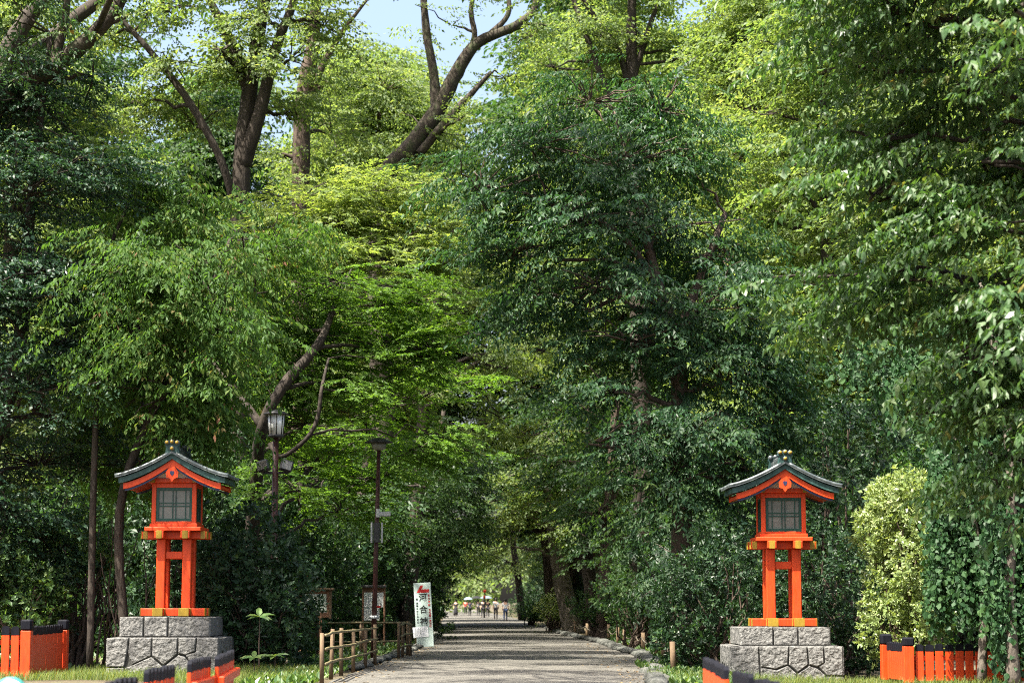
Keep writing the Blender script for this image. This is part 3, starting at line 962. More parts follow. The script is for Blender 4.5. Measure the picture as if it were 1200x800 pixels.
KIND = {
    'near': ([bough(1.05, .155, 'ov6', 20 + i, sag=.16, droop=.85, step=.44, side=.5, nside=6, tilt=.15) for i in range(4)], 1.05),
    'zelkova': ([bough(1.45, .145, 'ov', i, droop=.65, step=.48, tilt=.16) for i in range(5)], 1.45),
    'droop': ([bough(1.3, .135, 'ov', 40 + i, sag=.3, droop=1.1, step=.48) for i in range(5)], 1.3),
    'fine': ([bough(1.2, .105, 'wide', 50 + i, sag=.12, droop=.35, step=.6, tilt=.35) for i in range(5)], 1.2),
    'maple': ([bough(1.2, .115, 'star3', 60 + i, sag=.10, droop=.22, step=.62, tilt=.22, ang=45) for i in range(5)], 1.2),
    'wood': ([bough(1.7, .20, 'wide', 70 + i, sag=.15, droop=.45, step=.62, tilt=.45) for i in range(5)], 1.7),
    'tuft': ([tuft(.125, 13, 'wide', 80 + i) for i in range(6)], .15),
    'tuft_s': ([tuft(.095, 13, 'wide', 86 + i, .14) for i in range(6)], .12),
    'ivy': ([strand(1.0, .105, 90 + i) for i in range(6)], 1.0),
}


DM = 2.3


class Crown:
    def __init__(s):
        s.V, s.F, s.A, s.n = [], [], [], 0

    def place(s, kind, P, az, pitch, roll, scale, jit=.012, back=.55):
        """put sprays of a kind at points P (their middles)"""
        T, L = KIND[kind]
        P = np.asarray(P)
        k = rng.integers(len(T), size=len(P))
        ca, sa, cp, sp, cr, sr = np.cos(az), np.sin(az), np.cos(pitch), np.sin(pitch), np.cos(roll), np.sin(roll)
        z0 = np.zeros_like(ca)
        Rz = np.stack([np.stack([ca, -sa, z0], 1), np.stack([sa, ca, z0], 1), np.stack([z0, z0, z0 + 1], 1)], 1)
        Ry = np.stack([np.stack([cp, z0, -sp], 1), np.stack([z0, z0 + 1, z0], 1), np.stack([sp, z0, cp], 1)], 1)
        Rx = np.stack([np.stack([z0 + 1, z0, z0], 1), np.stack([z0, cr, -sr], 1), np.stack([z0, sr, cr], 1)], 1)
        Rm = Rz @ Ry @ Rx
        base = P - Rm[:, :, 0] * (L * back * scale)[:, None]
        for t in range(len(T)):
            ix = np.where(k == t)[0]
            if not len(ix):
                continue
            V = np.einsum('bij,vj->bvi', Rm[ix], T[t].V) * scale[ix][:, None, None] + base[ix][:, None, :]
            V = V + rng.normal(0, jit, V.shape)
            nb, nv = len(ix), len(T[t].V)
            Fc = (T[t].F[None] + (np.arange(nb) * nv)[:, None, None]).reshape(-1, 3) + s.n
            rb = rng.uniform(0, 1, nb)
            rl = rng.uniform(0, 1, (nb, T[t].n))
            A = np.clip(.45 * rb[:, None] + .55 * rl, 0, 1)[:, T[t].leaf].reshape(-1)
            s.V.append(V.reshape(-1, 3)); s.F.append(Fc); s.A.append(A)
            s.n += nb * nv
        return base

    def mesh(s, name, mat, origin=(0, 0, 0)):
        V = (np.concatenate(s.V) - np.array(origin)).astype(np.float32)
        Fc = np.concatenate(s.F).astype(np.int32)
        A = np.concatenate(s.A).astype(np.float32)
        me = bpy.data.meshes.new(name)
        me.vertices.add(len(V)); me.vertices.foreach_set('co', V.ravel())
        me.loops.add(len(Fc) * 3); me.loops.foreach_set('vertex_index', Fc.ravel())
        me.polygons.add(len(Fc))
        me.polygons.foreach_set('loop_start', np.arange(0, len(Fc) * 3, 3, dtype=np.int32))
        at = me.attributes.new('rnd', 'FLOAT', 'POINT')
        at.data.foreach_set('value', A)
        me.materials.append(M[mat])
        me.update(calc_edges=True)
        me.polygons.foreach_set('use_smooth', np.zeros(len(Fc), bool))
        return me


def E(u, v, Y, ru, rv, rd):
    k = Y / F_PX
    return (W(u, v, Y), np.array([ru * k, rd, rv * k]))


def wiggle(a, b, n=6, amp=.08, sag=0.0):
    a, b = np.array(a, float), np.array(b, float)
    L = np.linalg.norm(b - a)
    t = np.linspace(0, 1, n)[:, None]
    P = a + (b - a) * t
    off = rng.normal(0, amp * L / 3, (n, 3)) * np.sin(np.pi * t)
    P = P + off
    P[:, 2] += sag * L * np.sin(np.pi * t[:, 0])
    return P


def smooth_path(pts, n):
    """Catmull-Rom through (point, radius) knots"""
    P = np.array([list(p) + [r_] for p, r_ in pts], float)
    Q = np.concatenate([[2 * P[0] - P[1]], P, [2 * P[-1] - P[-2]]])
    out = []
    for i in range(1, len(Q) - 2):
        for t in np.linspace(0, 1, n, endpoint=False):
            a, b, c, d = Q[i - 1], Q[i], Q[i + 1], Q[i + 2]
            out.append(.5 * ((2 * b) + (-a + c) * t + (2 * a - 5 * b + 4 * c - d) * t * t + (-a + 3 * b - 3 * c + d) * t ** 3))
    out.append(P[-1])
    out = np.array(out)
    return out[:, :3], np.maximum(out[:, 3], .006)


def fill(crown, ells, kind, dens, axis, pitch=(-.15, .22), sc_=(.8, 1.2), shell=2.2, trunk=None, twig_every=3, origin=None, limb_r=.05):
    """sprays through each ellipsoid, thin branches to some of them"""
    for c, r in ells:
        r = r * np.array([1.1, 1.0, 1.45])
        area = math.pi * r[0] * r[2] / 1.5
        n = max(4, int(area * dens * DM * (0.6 + .4 * min(r[1] / max(r[0], .1), 2))))
        m = max(2, n // 6)
        d = rng.normal(size=(m, 3))
        d /= np.linalg.norm(d, axis=1)[:, None]
        C0 = c + d * (rng.uniform(0, 1, m) ** (1 / shell))[:, None] * r
        ix = rng.integers(m, size=n)
        L_ = KIND[kind][1] * (sc_[0] + sc_[1]) / 2
        P = C0[ix] + rng.normal(size=(n, 3)) * np.array([.34, .34, .2]) * L_
        d = d[ix]
        ax = np.array(axis[:2]) * .6 + c[:2] * .4
        az = np.arctan2(P[:, 1] - ax[1], P[:, 0] - ax[0]) + rng.normal(0, .55, n)
        pt = rng.normal(pitch[0], pitch[1], n) + .25 * d[:, 2]
        base = crown.place(kind, P, az, pt, rng.normal(0, .22, n), rng.uniform(sc_[0], sc_[1], n))
        if trunk is not None:
            for i in range(0, n, twig_every):
                a = c + (base[i] - c) * .15
                trunk.tube(wiggle(a, base[i], 5, .12, .03), np.linspace(limb_r, .012, 5), 5, cap=False)


def tree(name, label, base, stems, ells, kind, leaf, dens, bark='bark', cat='tree', group=None, pitch=(-.15, .22), sc_=(.8, 1.2), shell=2.2, limb_from=.45, limb_r=.09, twig_every=3, sides=9, wob=.04, limbs=True, extra=()):
    """stems: list of knot lists [(point, radius), ...] in world space; ells: crown ellipsoids"""
    base = np.array(base, float)
    root = empty(name, base, label, cat, group)
    tm = MB()
    paths = []
    for st in stems:
        P, r_ = smooth_path(st, 5)
        tm.tube(P, r_, sides, wob=wob)
        paths.append((P, r_))
    cr = Crown()
    if limbs and stems:
        P, r_ = paths[0]
        for c, r in ells:
            best = None
            for (Pp, rr) in paths:
                cand = np.linalg.norm(Pp - c, axis=1) + np.where(Pp[:, 2] > c[2] - .15, 3.0, 0)
                i = int(np.argmin(cand))
                if best is None or cand[i] < best[0]:
                    best = (cand[i], Pp[i], rr[i])
            lr = min(best[2] * .6, limb_r)
            tm.tube(wiggle(best[1], c, 8, .10, .04), np.linspace(lr, lr * .35, 8), 7, cap=False)
    fill(cr, ells, kind, dens, base, pitch, sc_, shell, tm, twig_every, limb_r=min(limb_r * .35, .035))
    for kd, el_, dn in extra:
        for c, r in el_:
            Pp, rr = paths[0]
            i = int(np.argmin(np.linalg.norm(Pp - c, axis=1) + np.where(Pp[:, 2] > c[2] - .15, 3.0, 0)))
            lr = min(rr[i] * .6, limb_r)
            tm.tube(wiggle(Pp[i], c, 8, .10, .04), np.linspace(lr, lr * .35, 8), 7, cap=False)
        fill(cr, el_, kd, dn, base, pitch, sc_, shell, tm, 5, limb_r=.03)
    tm.V = [v - base for v in tm.V]
    tm.build('trunk', bark, root)
    o = link('crown', cr.mesh('crown', leaf, base), root)
    o['kind'] = 'stuff'
    return root


def bush(name, label, ells, kind, leaf, dens, group=None, cat='shrub', inner=.6, lump=.16):
    """dense evergreen bush: tufts over lumpy ellipsoids, an inner layer, stems from the ground"""
    b = np.array([ells[0][0][0], ells[0][0][1], 0.0])
    b[2] = float(ground_z(b[0], b[1]))
    root = empty(name, b, label, cat, group)
    cr, tm = Crown(), MB()
    for c, r in ells:
        n = int(4 * math.pi * ((r[0] * r[2]) ** 1.6 + (r[0] * r[1]) ** 1.6 + (r[1] * r[2]) ** 1.6) ** (1 / 1.6) / 3 ** (1 / 1.6) * dens)
        d = rng.normal(size=(n, 3))
        d /= np.linalg.norm(d, axis=1)[:, None]
        ph = rng.uniform(0, 6, 3)
        lm = 1 + lump * (np.sin(d[:, 0] * 5 + ph[0]) * np.sin(d[:, 2] * 5 + ph[1]) + .6 * np.sin(d[:, 1] * 7 + d[:, 0] * 9 + ph[2]))
        rad = np.where(rng.uniform(size=n) < .68, rng.normal(1, .05, n), rng.uniform(inner, 1, n)) * lm
        P = c + d * rad[:, None] * r
        ok = P[:, 2] > b[2] + .08
        P, d = P[ok], d[ok]
        n = len(P)
        nd = d / r
        nd /= np.linalg.norm(nd, axis=1)[:, None]
        nd = nd + rng.normal(0, .35, nd.shape) + np.array([0, 0, .35])
        az = np.arctan2(nd[:, 1], nd[:, 0])
        pt = np.arctan2(nd[:, 2], np.hypot(nd[:, 0], nd[:, 1]))
        cr.place(kind, P, az, pt, rng.uniform(0, 6.28, n), rng.uniform(.75, 1.25, n), back=.5)
        for i in range(9):
            e = c + d[rng.integers(n)] * r * .7
            st = b + np.array([rng.normal() * r[0] * .25, rng.normal() * r[1] * .25, -.05])
            tm.tube(wiggle(st, e, 6, .15), np.linspace(.045, .012, 6), 6, cap=False)
    tm.V = [v - b for v in tm.V]
    tm.build('stems', 'bark_brown', root)
    o = link('foliage', cr.mesh('foliage', leaf, b), root)
    o['kind'] = 'stuff'
    return root


def at_ground(u, Y):
    p = G(u, Y)
    p[2] = float(ground_z(p[0], p[1])) - .05
    return p


# --- near tree reaching in from the right
tb = np.array([9.8, 27.0, -.1])
nt_e = [E(1060, 30, 28, 170, 38, 1.6), E(990, 75, 29, 92, 34, 1.5), E(1130, 105, 27, 120, 36, 1.6), E(1030, 165, 28, 130, 34, 1.5), E(1150, 190, 27, 110, 36, 1.5),
        E(1020, 235, 28, 95, 26, 1.3), E(1120, 265, 27, 120, 34, 1.5), E(1030, 320, 28, 112, 30, 1.3), E(1140, 345, 27, 110, 34, 1.5), E(1030, 375, 28, 100, 20, 1.2),
        E(1120, 420, 27, 110, 26, 1.3), E(1072, 485, 28, 76, 17, 1.2), E(1150, 485, 27, 90, 24, 1.3), E(1165, 535, 27, 60, 22, 1.2), E(1190, 590, 27, 40, 14, .8), E(1204, 345, 20.5, 16, 12, .3), E(1190, 12, 20.5, 26, 12, .4),
        E(1260, 60, 27, 90, 60, 1.6), E(1260, 220, 27, 80, 60, 1.6), E(1250, 400, 27, 80, 60, 1.6), E(1100, -60, 28, 200, 50, 1.8), E(1200, -140, 27, 200, 60, 2.0)]
tree('zelkova_tree', 'near zelkova tree reaching in from the right edge with large drooping leaves', tb,
     [[(tb, .34), (tb + [-.1, .1, 3], .28), (tb + [-.5, .2, 6], .22), (tb + [-1.0, .4, 9.5], .12), (tb + [-1.6, .3, 12], .05)]],
     nt_e, 'near', 'l_zelkova', 10, pitch=(-.18, .2), limb_r=.07, twig_every=6,
     extra=[('zelkova', [(np.array(c_), np.array([1.7, 1.5, .8])) for c_ in ((4.5, 25, 11.4), (6.6, 24.5, 11.8), (3.0, 26.5, 11.2), (8.2, 25, 12), (5.5, 27, 12.6), (2.4, 24, 10.6), (7.4, 22.5, 11), (5.0, 22.5, 10.6), (9.6, 23, 11))], 3.2)])  # extra boughs are unseen, added higher up to shade the leaves below

# --- ivy-clad tree behind the right-hand fence
ib = at_ground(1188, 39.6)
iv = empty('ivy_tree', ib, 'grey trunk draped in a tall curtain of round ivy leaves', 'tree')
tm = MB()
for knots in ([(ib, .15), (W(1183, 700, 39.7), .11), (W(1186, 600, 39.8), .10), (W(1178, 480, 40), .09), (W(1150, 330, 40.3), .08)],
              [(at_ground(1150, 40.2), .10), (W(1152, 690, 40.2), .07), (W(1140, 600, 40.1), .06), (W(1120, 520, 40.2), .05), (W(1118, 400, 40.6), .04)],
              [(at_ground(1215, 40), .2), (W(1212, 600, 40), .18), (W(1200, 400, 40.4), .12)]):
    P, r_ = smooth_path(knots, 5)
    tm.tube(P, r_, 9, wob=.05)
cr = Crown()
def curtain(u0, u1, v0, v1, Y, n, dep=.45):
    u = rng.uniform(u0, u1, n); v = rng.uniform(v0, v1, n)
    P = np.array([W(a, b, Y + rng.normal() * dep) for a, b in zip(u, v)])
    cr.place('ivy', P, rng.normal(-1.75, .5, n), rng.normal(0, .1, n), rng.normal(0, .06, n), rng.uniform(.7, 1.25, n), back=0)
curtain(1090, 1220, 520, 676, 40.5, 560, .3)
curtain(1095, 1230, 330, 560, 40.5, 400, .35)
curtain(990, 1085, 375, 440, 41.0, 55, .25)
curtain(1110, 1220, 660, 700, 40.2, 26, .15)
curtain(1165, 1225, 660, 740, 39.7, 80, .12)
curtain(1150, 1220, 560, 680, 39.75, 50, .12)
curtain(1220, 1330, 330, 740, 40.3, 200)
tm.V = [v - ib for v in tm.V]
tm.build('trunk', 'bark_pale', iv)
link('ivy', cr.mesh('ivy', 'l_ivy', ib), iv)['kind'] = 'stuff'

# --- dark cherry right of the path
cb = at_ground(797, 51)
tree('cherry_tree', 'green cherry tree with painted shade and layered drooping boughs over the right side of the path', cb,
     [[(cb, .30), (W(799, 600, 51), .25), (W(797, 480, 51), .22), (W(792, 400, 51), .19), (W(770, 330, 51), .13), (W(745, 230, 51), .08), (W(720, 130, 51), .04)],
      [(W(792, 400, 51), .15), (W(815, 340, 51.5), .11), (W(850, 250, 52), .07)],
      [(W(770, 330, 51), .1), (W(720, 270, 50.5), .08), (W(640, 235, 50), .05)]],
     [E(690, 120, 51, 75, 34, 1.6), E(770, 130, 52, 70, 30, 1.6), E(620, 170, 50, 80, 26, 1.5), E(720, 190, 51, 110, 34, 1.8), E(800, 190, 52, 60, 28, 1.5),
      E(560, 225, 50, 70, 22, 1.3), E(650, 255, 50, 100, 30, 1.6), E(770, 270, 51, 120, 34, 1.8), E(850, 300, 52, 70, 30, 1.6), E(590, 300, 50, 80, 26, 1.4),
      E(700, 335, 50, 110, 30, 1.7), E(820, 360, 51, 110, 34, 1.8), E(620, 350, 50, 50, 20, 1.2), E(740, 400, 50, 100, 26, 1.5), E(880, 410, 52, 64, 30, 1.5),
      E(850, 450, 51, 100, 30, 1.6), E(720, 460, 50, 80, 22, 1.3), E(910, 480, 52, 70, 34, 1.4), E(800, 510, 50, 100, 26, 1.5), E(690, 520, 50, 50, 18, 1.2), E(880, 550, 51.5, 60, 28, 1.3), E(770, 575, 50, 70, 26, 1.2)],
     'zelkova', 'l_cherry_shaded', 7.6, bark='bark_brown', pitch=(-.2, .2), limb_r=.08)

# --- left: dark layered evergreen at the edge, olive tree with reddish leaf tips, maples
db = at_ground(-35, 45)
tree('evergreen_tree', 'dark blue green evergreen tree with fine layered leaves at the left edge', db,
     [[(db, .24), (W(-30, 600, 46), .2), (W(20, 420, 46), .16), (W(40, 200, 46), .10), (W(60, 40, 46), .04)], [(W(40, 480, 46), .1), (W(110, 330, 46), .06), (W(150, 240, 46), .03)]],
     [E(40, 120, 46, 80, 50, 1.6), E(110, 200, 46, 80, 40, 1.5), E(20, 230, 45, 90, 46, 1.6), E(70, 310, 45, 100, 36, 1.5), E(0, 360, 45, 80, 40, 1.5), E(100, 400, 46, 90, 30, 1.4),
      E(30, 460, 45, 90, 32, 1.5), E(95, 490, 47.5, 80, 24, 1.2), E(45, 545, 47.5, 95, 28, 1.2), E(10, 600, 46, 80, 34, 1.2), E(70, 640, 47, 70, 30, 1.1), E(10, 680, 47, 70, 30, 1.1),
      E(-90, 100, 46, 80, 90, 2), E(-90, 300, 46, 70, 90, 2), E(-80, 520, 46, 70, 90, 2), E(-60, 650, 46, 50, 60, 1.5), E(-150, -120, 46, 90, 60, 2)],
     'fine', 'l_dark', 11, bark='bark', limb_r=.06)
ob = at_ground(150, 45.5)
tree('olive_green_tree', 'olive green tree with drooping leaves and reddish tips behind the left-hand lantern', ob,
     [[(ob, .11), (W(140, 600, 45.5), .10), (W(180, 480, 45.5), .09), (W(230, 380, 45.5), .09), (W(270, 280, 45.5), .04)], [(at_ground(105, 45), .08), (W(110, 560, 45.2), .07), (W(120, 400, 45), .05), (W(160, 280, 45), .03)]],
     [E(190, 240, 47, 80, 34, 1.5), E(130, 320, 44.5, 80, 34, 1.4), E(230, 310, 45, 90, 36, 1.6), E(310, 300, 52, 70, 30, 1.4), E(170, 390, 44.5, 80, 32, 1.4), E(255, 385, 45, 70, 30, 1.5),
      E(200, 455, 45, 90, 28, 1.4), E(310, 440, 54, 80, 26, 1.3), E(140, 470, 48, 60, 26, 1.2), E(235, 505, 46, 50, 22, 1.2), E(160, 545, 49, 70, 26, 1.2), E(330, 370, 54, 70, 24, 1.2)],
     'droop', 'l_olive', 15, bark='bark', limb_r=.05)
mb = at_ground(285, 54)
tree('maple_tree', 'maple with twisting dark trunk and layered green leaves above the lamp post', mb,
     [[(mb, .24), (W(300, 560, 52.2), .17), (W(308, 500, 51.4), .15), (W(330, 455, 51.4), .14), (W(375, 400, 51.8), .11), (W(395, 350, 53), .06), (W(412, 315, 54), .02)],
      [(W(308, 500, 51.4), .11), (W(285, 470, 51.8), .09), (W(262, 440, 52.5), .07), (W(230, 400, 53), .04)],
      [(W(316, 520, 51.3), .06), (W(330, 535, 51), .055), (W(358, 515, 50.8), .055), (W(372, 490, 50.8), .05), (W(377, 455, 50.8), .045), (W(385, 420, 51.3), .03)]],
     [E(400, 330, 53, 90, 22, 1.6), E(470, 355, 53, 90, 24, 1.6), E(350, 385, 54, 80, 22, 1.5), E(440, 405, 53, 100, 24, 1.6), E(510, 420, 53, 80, 26, 1.5), E(400, 450, 53, 100, 22, 1.6),
      E(490, 470, 56, 90, 24, 1.5), E(360, 495, 54, 60, 20, 1.3), E(430, 510, 58, 90, 20, 1.4), E(520, 510, 53, 60, 24, 1.3), E(375, 545, 56.5, 80, 20, 1.2), E(450, 560, 58, 70, 18, 1.2), E(350, 575, 52, 50, 16, 1.0),
      E(400, 600, 57, 50, 16, 1.0), E(270, 420, 55, 60, 20, 1.2)],
     'maple', 'l_maple', 8, bark='bark', pitch=(-.08, .16), limb_r=.06)
mb2 = at_ground(345, 60)
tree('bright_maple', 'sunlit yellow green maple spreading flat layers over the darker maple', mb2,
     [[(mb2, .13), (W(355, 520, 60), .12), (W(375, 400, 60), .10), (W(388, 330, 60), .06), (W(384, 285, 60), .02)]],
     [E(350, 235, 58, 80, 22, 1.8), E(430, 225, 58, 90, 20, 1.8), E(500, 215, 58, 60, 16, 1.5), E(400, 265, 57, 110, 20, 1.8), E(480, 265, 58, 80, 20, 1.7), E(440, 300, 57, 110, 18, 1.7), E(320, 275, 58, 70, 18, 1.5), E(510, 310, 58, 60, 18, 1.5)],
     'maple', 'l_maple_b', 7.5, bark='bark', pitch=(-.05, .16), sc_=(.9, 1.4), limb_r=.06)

# --- tall trees behind, with the trunks and limbs that show against the light
tb1 = at_ground(280, 76)
tree('tall_tree', 'tall dark forked trunk rising at the upper left behind the maples', tb1,
     [[(tb1, .42), (W(278, 400, 76), .38), (W(283, 200, 76), .34), (W(292, 110, 76), .30), (W(303, 40, 76), .25), (W(318, -60, 76), .2), (W(330, -200, 76), .1)],
      [(W(283, 200, 76), .3), (W(305, 130, 75.5), .24), (W(322, 60, 75.5), .2), (W(345, 0, 75.5), .15), (W(370, -80, 75.5), .08)],
      [(W(292, 110, 76), .22), (W(270, 50, 76), .2), (W(248, 5, 76), .15), (W(215, -60, 76), .08)],
      [(W(281, 270, 76), .16), (W(262, 196, 75.2), .15), (W(225, 125, 75), .14), (W(180, 65, 75), .12), (W(140, 20, 75), .08), (W(100, -30, 75), .05)]],
     [E(200, 70, 75, 70, 22, 2), E(260, 60, 74, 60, 22, 2), E(340, 70, 75, 60, 22, 2), E(150, 120, 76, 70, 26, 2), E(230, 150, 77, 60, 22, 2), E(310, 20, 75, 80, 26, 2), E(180, 10, 75, 90, 26, 2),
      E(380, 30, 77, 50, 22, 2), E(120, 40, 76, 60, 26, 2), E(350, 140, 78, 50, 20, 2), E(250, -70, 76, 200, 60, 4), E(200, -180, 76, 180, 60, 4)],
     'wood', 'l_wood', 2.6, limb_r=.12, sc_=(.7, 1.15))
to_ = np.array([-15.8, 60.0, 0.0])  # added tree, crown set out of view to shade the path
tree('tall_tree', 'added tall tree behind the left-edge evergreen whose unseen high crown shades the path', to_,
     [[(to_, .5), (to_ + [.1, .2, 9], .42), (to_ + [.5, .4, 16], .32), (to_ + [2, 1, 19.6], .22), (to_ + [4.4, 2, 22.5], .1)], [(to_ + [.6, .4, 16.5], .24), (to_ + [4, 3.5, 20.6], .18), (to_ + [8.5, 7.5, 23], .12), (to_ + [10.5, 14, 25], .06)]],
     [(np.array(c_), np.array([2.8, 2.4, 1.0])) for c_ in ((-10, 56, 19.6), (-7, 58, 20.4), (-4.4, 60, 21.2), (-9, 62, 21.6), (-6, 64, 22.2), (-3, 66, 22.8), (-8, 69, 23.6), (-5, 72, 24.4), (-11, 66, 23), (-12.5, 60, 21), (-2.2, 72, 24.8), (-7, 76, 26), (-3.5, 79, 27))],
     'wood', 'l_wood', 2.2, limb_r=.12, sc_=(.7, 1.15))
tb2 = at_ground(352, 84)
tree('tall_tree', 'stout grey brown trunk at the upper left, right of the forked trunk', tb2,
     [[(tb2, .42), (W(352, 300, 84), .38), (W(353, 170, 84), .36), (W(358, 100, 84), .34), (W(368, 40, 84), .26), (W(372, -60, 84), .18)], [(W(354, 150, 84), .22), (W(372, 90, 84), .16), (W(400, 40, 84), .1), (W(430, 0, 84), .06)]],
     [E(380, 100, 84, 50, 16, 2), E(410, 15, 84, 40, 12, 2), E(350, 30, 85, 50, 20, 2), E(330, 180, 84, 50, 18, 2), E(390, 160, 86, 50, 20, 2), E(370, -90, 84, 130, 50, 4)],
     'wood', 'l_wood', 2.6, bark='bark_brown', limb_r=.12, sc_=(.7, 1.15))
tb3 = at_ground(455, 88)
tree('leaning_tree', 'leaning forked trunk in the sky gap at the top centre', tb3,
     [[(tb3, .55), (W(445, 350, 88), .5), (W(452, 215, 88), .46), (W(480, 175, 88), .42), (W(512, 130, 88), .36), (W(535, 85, 88), .3), (W(560, 50, 88), .24), (W(605, 30, 88), .2), (W(628, 5, 88), .14), (W(620, -40, 88), .1)],
      [(W(512, 130, 88), .28), (W(508, 85, 88), .2), (W(500, 40, 88), .18), (W(495, -20, 88), .14), (W(490, -80, 88), .08)],
      [(W(492, 180, 87.5), .2), (W(525, 140, 87.5), .17), (W(548, 115, 87.5), .14), (W(575, 85, 87.5), .08)],
      [(W(540, 80, 88), .16), (W(556, 45, 88), .13), (W(552, 10, 88), .11), (W(565, -40, 88), .06)],
      [(W(575, 40, 88), .14), (W(595, 18, 88), .11), (W(596, -10, 88), .08)]],
     [E(500, 150, 88, 45, 14, 2), E(540, 140, 87, 40, 14, 2), E(530, 30, 88, 40, 10, 2), E(640, 30, 88, 50, 22, 2), E(590, 90, 89, 50, 16, 2), E(580, -10, 88, 60, 14, 2), E(520, 190, 88, 50, 16, 2), E(560, -110, 88, 160, 40, 4), E(470, 185, 88, 40, 14, 2)],
     'wood', 'l_wood', 2.2, bark='bark_moss', limb_r=.12, sc_=(.6, 1.0))
tb4 = at_ground(-40, 46)
tree('mossy_tree', 'mossy leaning limb crossing the upper left corner', tb4,
     [[(tb4, .4), (W(-60, 400, 46), .34), (W(-40, 200, 46), .28), (W(0, 120, 46), .24), (W(60, 80, 46), .21), (W(105, 45, 46), .18), (W(138, 5, 46), .15), (W(165, -60, 46), .08)],
      [(W(60, 80, 46), .12), (W(75, 30, 46), .1), (W(80, -30, 46), .05)]],
     [E(60, 40, 47, 60, 26, 1.5), E(110, 90, 46.5, 50, 20, 1.3), E(20, 60, 46, 50, 24, 1.4), E(150, 20, 46, 40, 16, 1.2), E(60, -60, 46, 130, 50, 2.5), E(-90, -130, 44, 140, 60, 3), E(-160, -60, 44, 90, 60, 2)] + [(np.array(c_), np.array([2.3, 2.0, .9])) for c_ in ((-11.4, 38.3, 15.6), (-5.6, 35, 15.2), (-3.6, 32.6, 14.4), (-6.6, 39, 16.0), (-4.0, 38.0, 16.2), (-2.4, 43.0, 17.0), (-5.0, 44, 17.4), (1.8, 43.5, 17.8), (-.2, 46, 18.4), (-2.6, 48.5, 19), (-5.8, 49, 19), (3.6, 46.5, 18.6))],  # last list: unseen clumps added overhead to shade the path and cherry
     'zelkova', 'l_zelkova', 3.6, bark='bark_moss', limb_r=.08)
tb5 = at_ground(760, 80)
tree('tall_tree', 'tall tree whose dark limbs cross the light at the top right of centre', tb5,
     [[(tb5, .42), (W(750, 400, 80), .38), (W(745, 200, 80), .3), (W(740, 60, 80), .22), (W(742, -40, 80), .14)], [(W(742, 130, 80), .16), (W(725, 60, 80), .12), (W(690, 10, 80), .09), (W(665, -30, 80), .05)], [(W(744, 190, 80), .13), (W(705, 90, 79.2), .12), (W(690, 50, 79), .11), (W(672, 0, 79), .09), (W(655, -50, 79), .05)],
      [(W(743, 90, 80), .12), (W(765, 20, 80), .1), (W(790, -40, 80), .05)]],
     [E(690, 40, 80, 60, 18, 2), E(760, 50, 80, 70, 20, 2), E(650, 80, 81, 50, 20, 2), E(820, 60, 81, 60, 26, 2), E(850, 120, 80, 60, 26, 2), E(780, -10, 80, 90, 26, 2), E(700, -60, 80, 160, 40, 4), E(900, 60, 80, 60, 40, 2), E(840, 180, 80, 70, 30, 2)],
     'wood', 'l_wood', 3.0, limb_r=.12, sc_=(.7, 1.1))

# --- path-side trees on the right, their trunks in view
def side_tree(u, Y, top_u, top_v, r0, label, bark, leaf, ells, kind='wood', dens=3.0):
    b = at_ground(u, Y)
    t = W(top_u, top_v, Y)
    mid = b + (t - b) * .5 + np.array([rng.normal() * .2, 0, 0])
    return tree('woodland_tree', label, b, [[(b, r0), (b + (t - b) * .12, r0 * .8), (mid, r0 * .62), (t, r0 * .3)]], ells, kind, leaf, dens, bark=bark, limb_r=.1)
side_tree(672, 100, 640, 560, .62, 'pale leaning trunk beside the path, leftmost of the right-hand trunks', 'bark_pale', 'l_wood',
          [E(610, 600, 98, 45, 14, 2.5), E(640, 560, 100, 60, 18, 3), E(590, 560, 97, 40, 14, 2.5), E(650, 620, 98, 40, 12, 2), E(600, 640, 99, 35, 10, 2), E(680, 590, 101, 50, 18, 2.5), E(620, 510, 101, 60, 22, 3)])
side_tree(697, 93, 690, 500, .42, 'dark straight trunk just right of the pale leaning trunk', 'bark', 'l_wood_dark',
          [E(700, 560, 93, 50, 18, 2.5), E(660, 540, 92, 50, 18, 2.5), E(730, 600, 92, 50, 18, 2), E(690, 490, 94, 70, 24, 3), E(690, 630, 91, 36, 10, 1.6)])
side_tree(705, 84, 720, 480, .36, 'brown trunk behind the stakes, between the pale trunk and the cherry', 'bark_brown', 'l_wood_dark',
          [E(740, 560, 84, 60, 20, 2.2), E(700, 600, 83, 40, 12, 1.8), E(760, 620, 84, 50, 18, 2), E(720, 500, 85, 70, 24, 2.6), E(660, 590, 83, 36, 10, 1.6)])
side_tree(786, 57, 792, 640, .17, 'slim pale ivy trunk at the path edge below the cherry', 'bark_pale', 'l_camellia',
          [E(790, 650, 57, 40, 26, 1), E(770, 690, 57, 24, 20, .8), E(806, 700, 57.5, 24, 24, .8), E(815, 640, 58, 34, 20, 1)], 'zelkova', 6)
side_tree(757, 70, 752, 560, .22, 'thin dark trunk among the shrubs behind the right-hand stakes', 'bark', 'l_wood_dark',
          [E(750, 590, 70, 50, 18, 1.6), E(780, 640, 70, 40, 18, 1.4), E(730, 640, 70, 40, 14, 1.3), E(760, 540, 71, 60, 20, 1.8)], 'zelkova', 3.5)
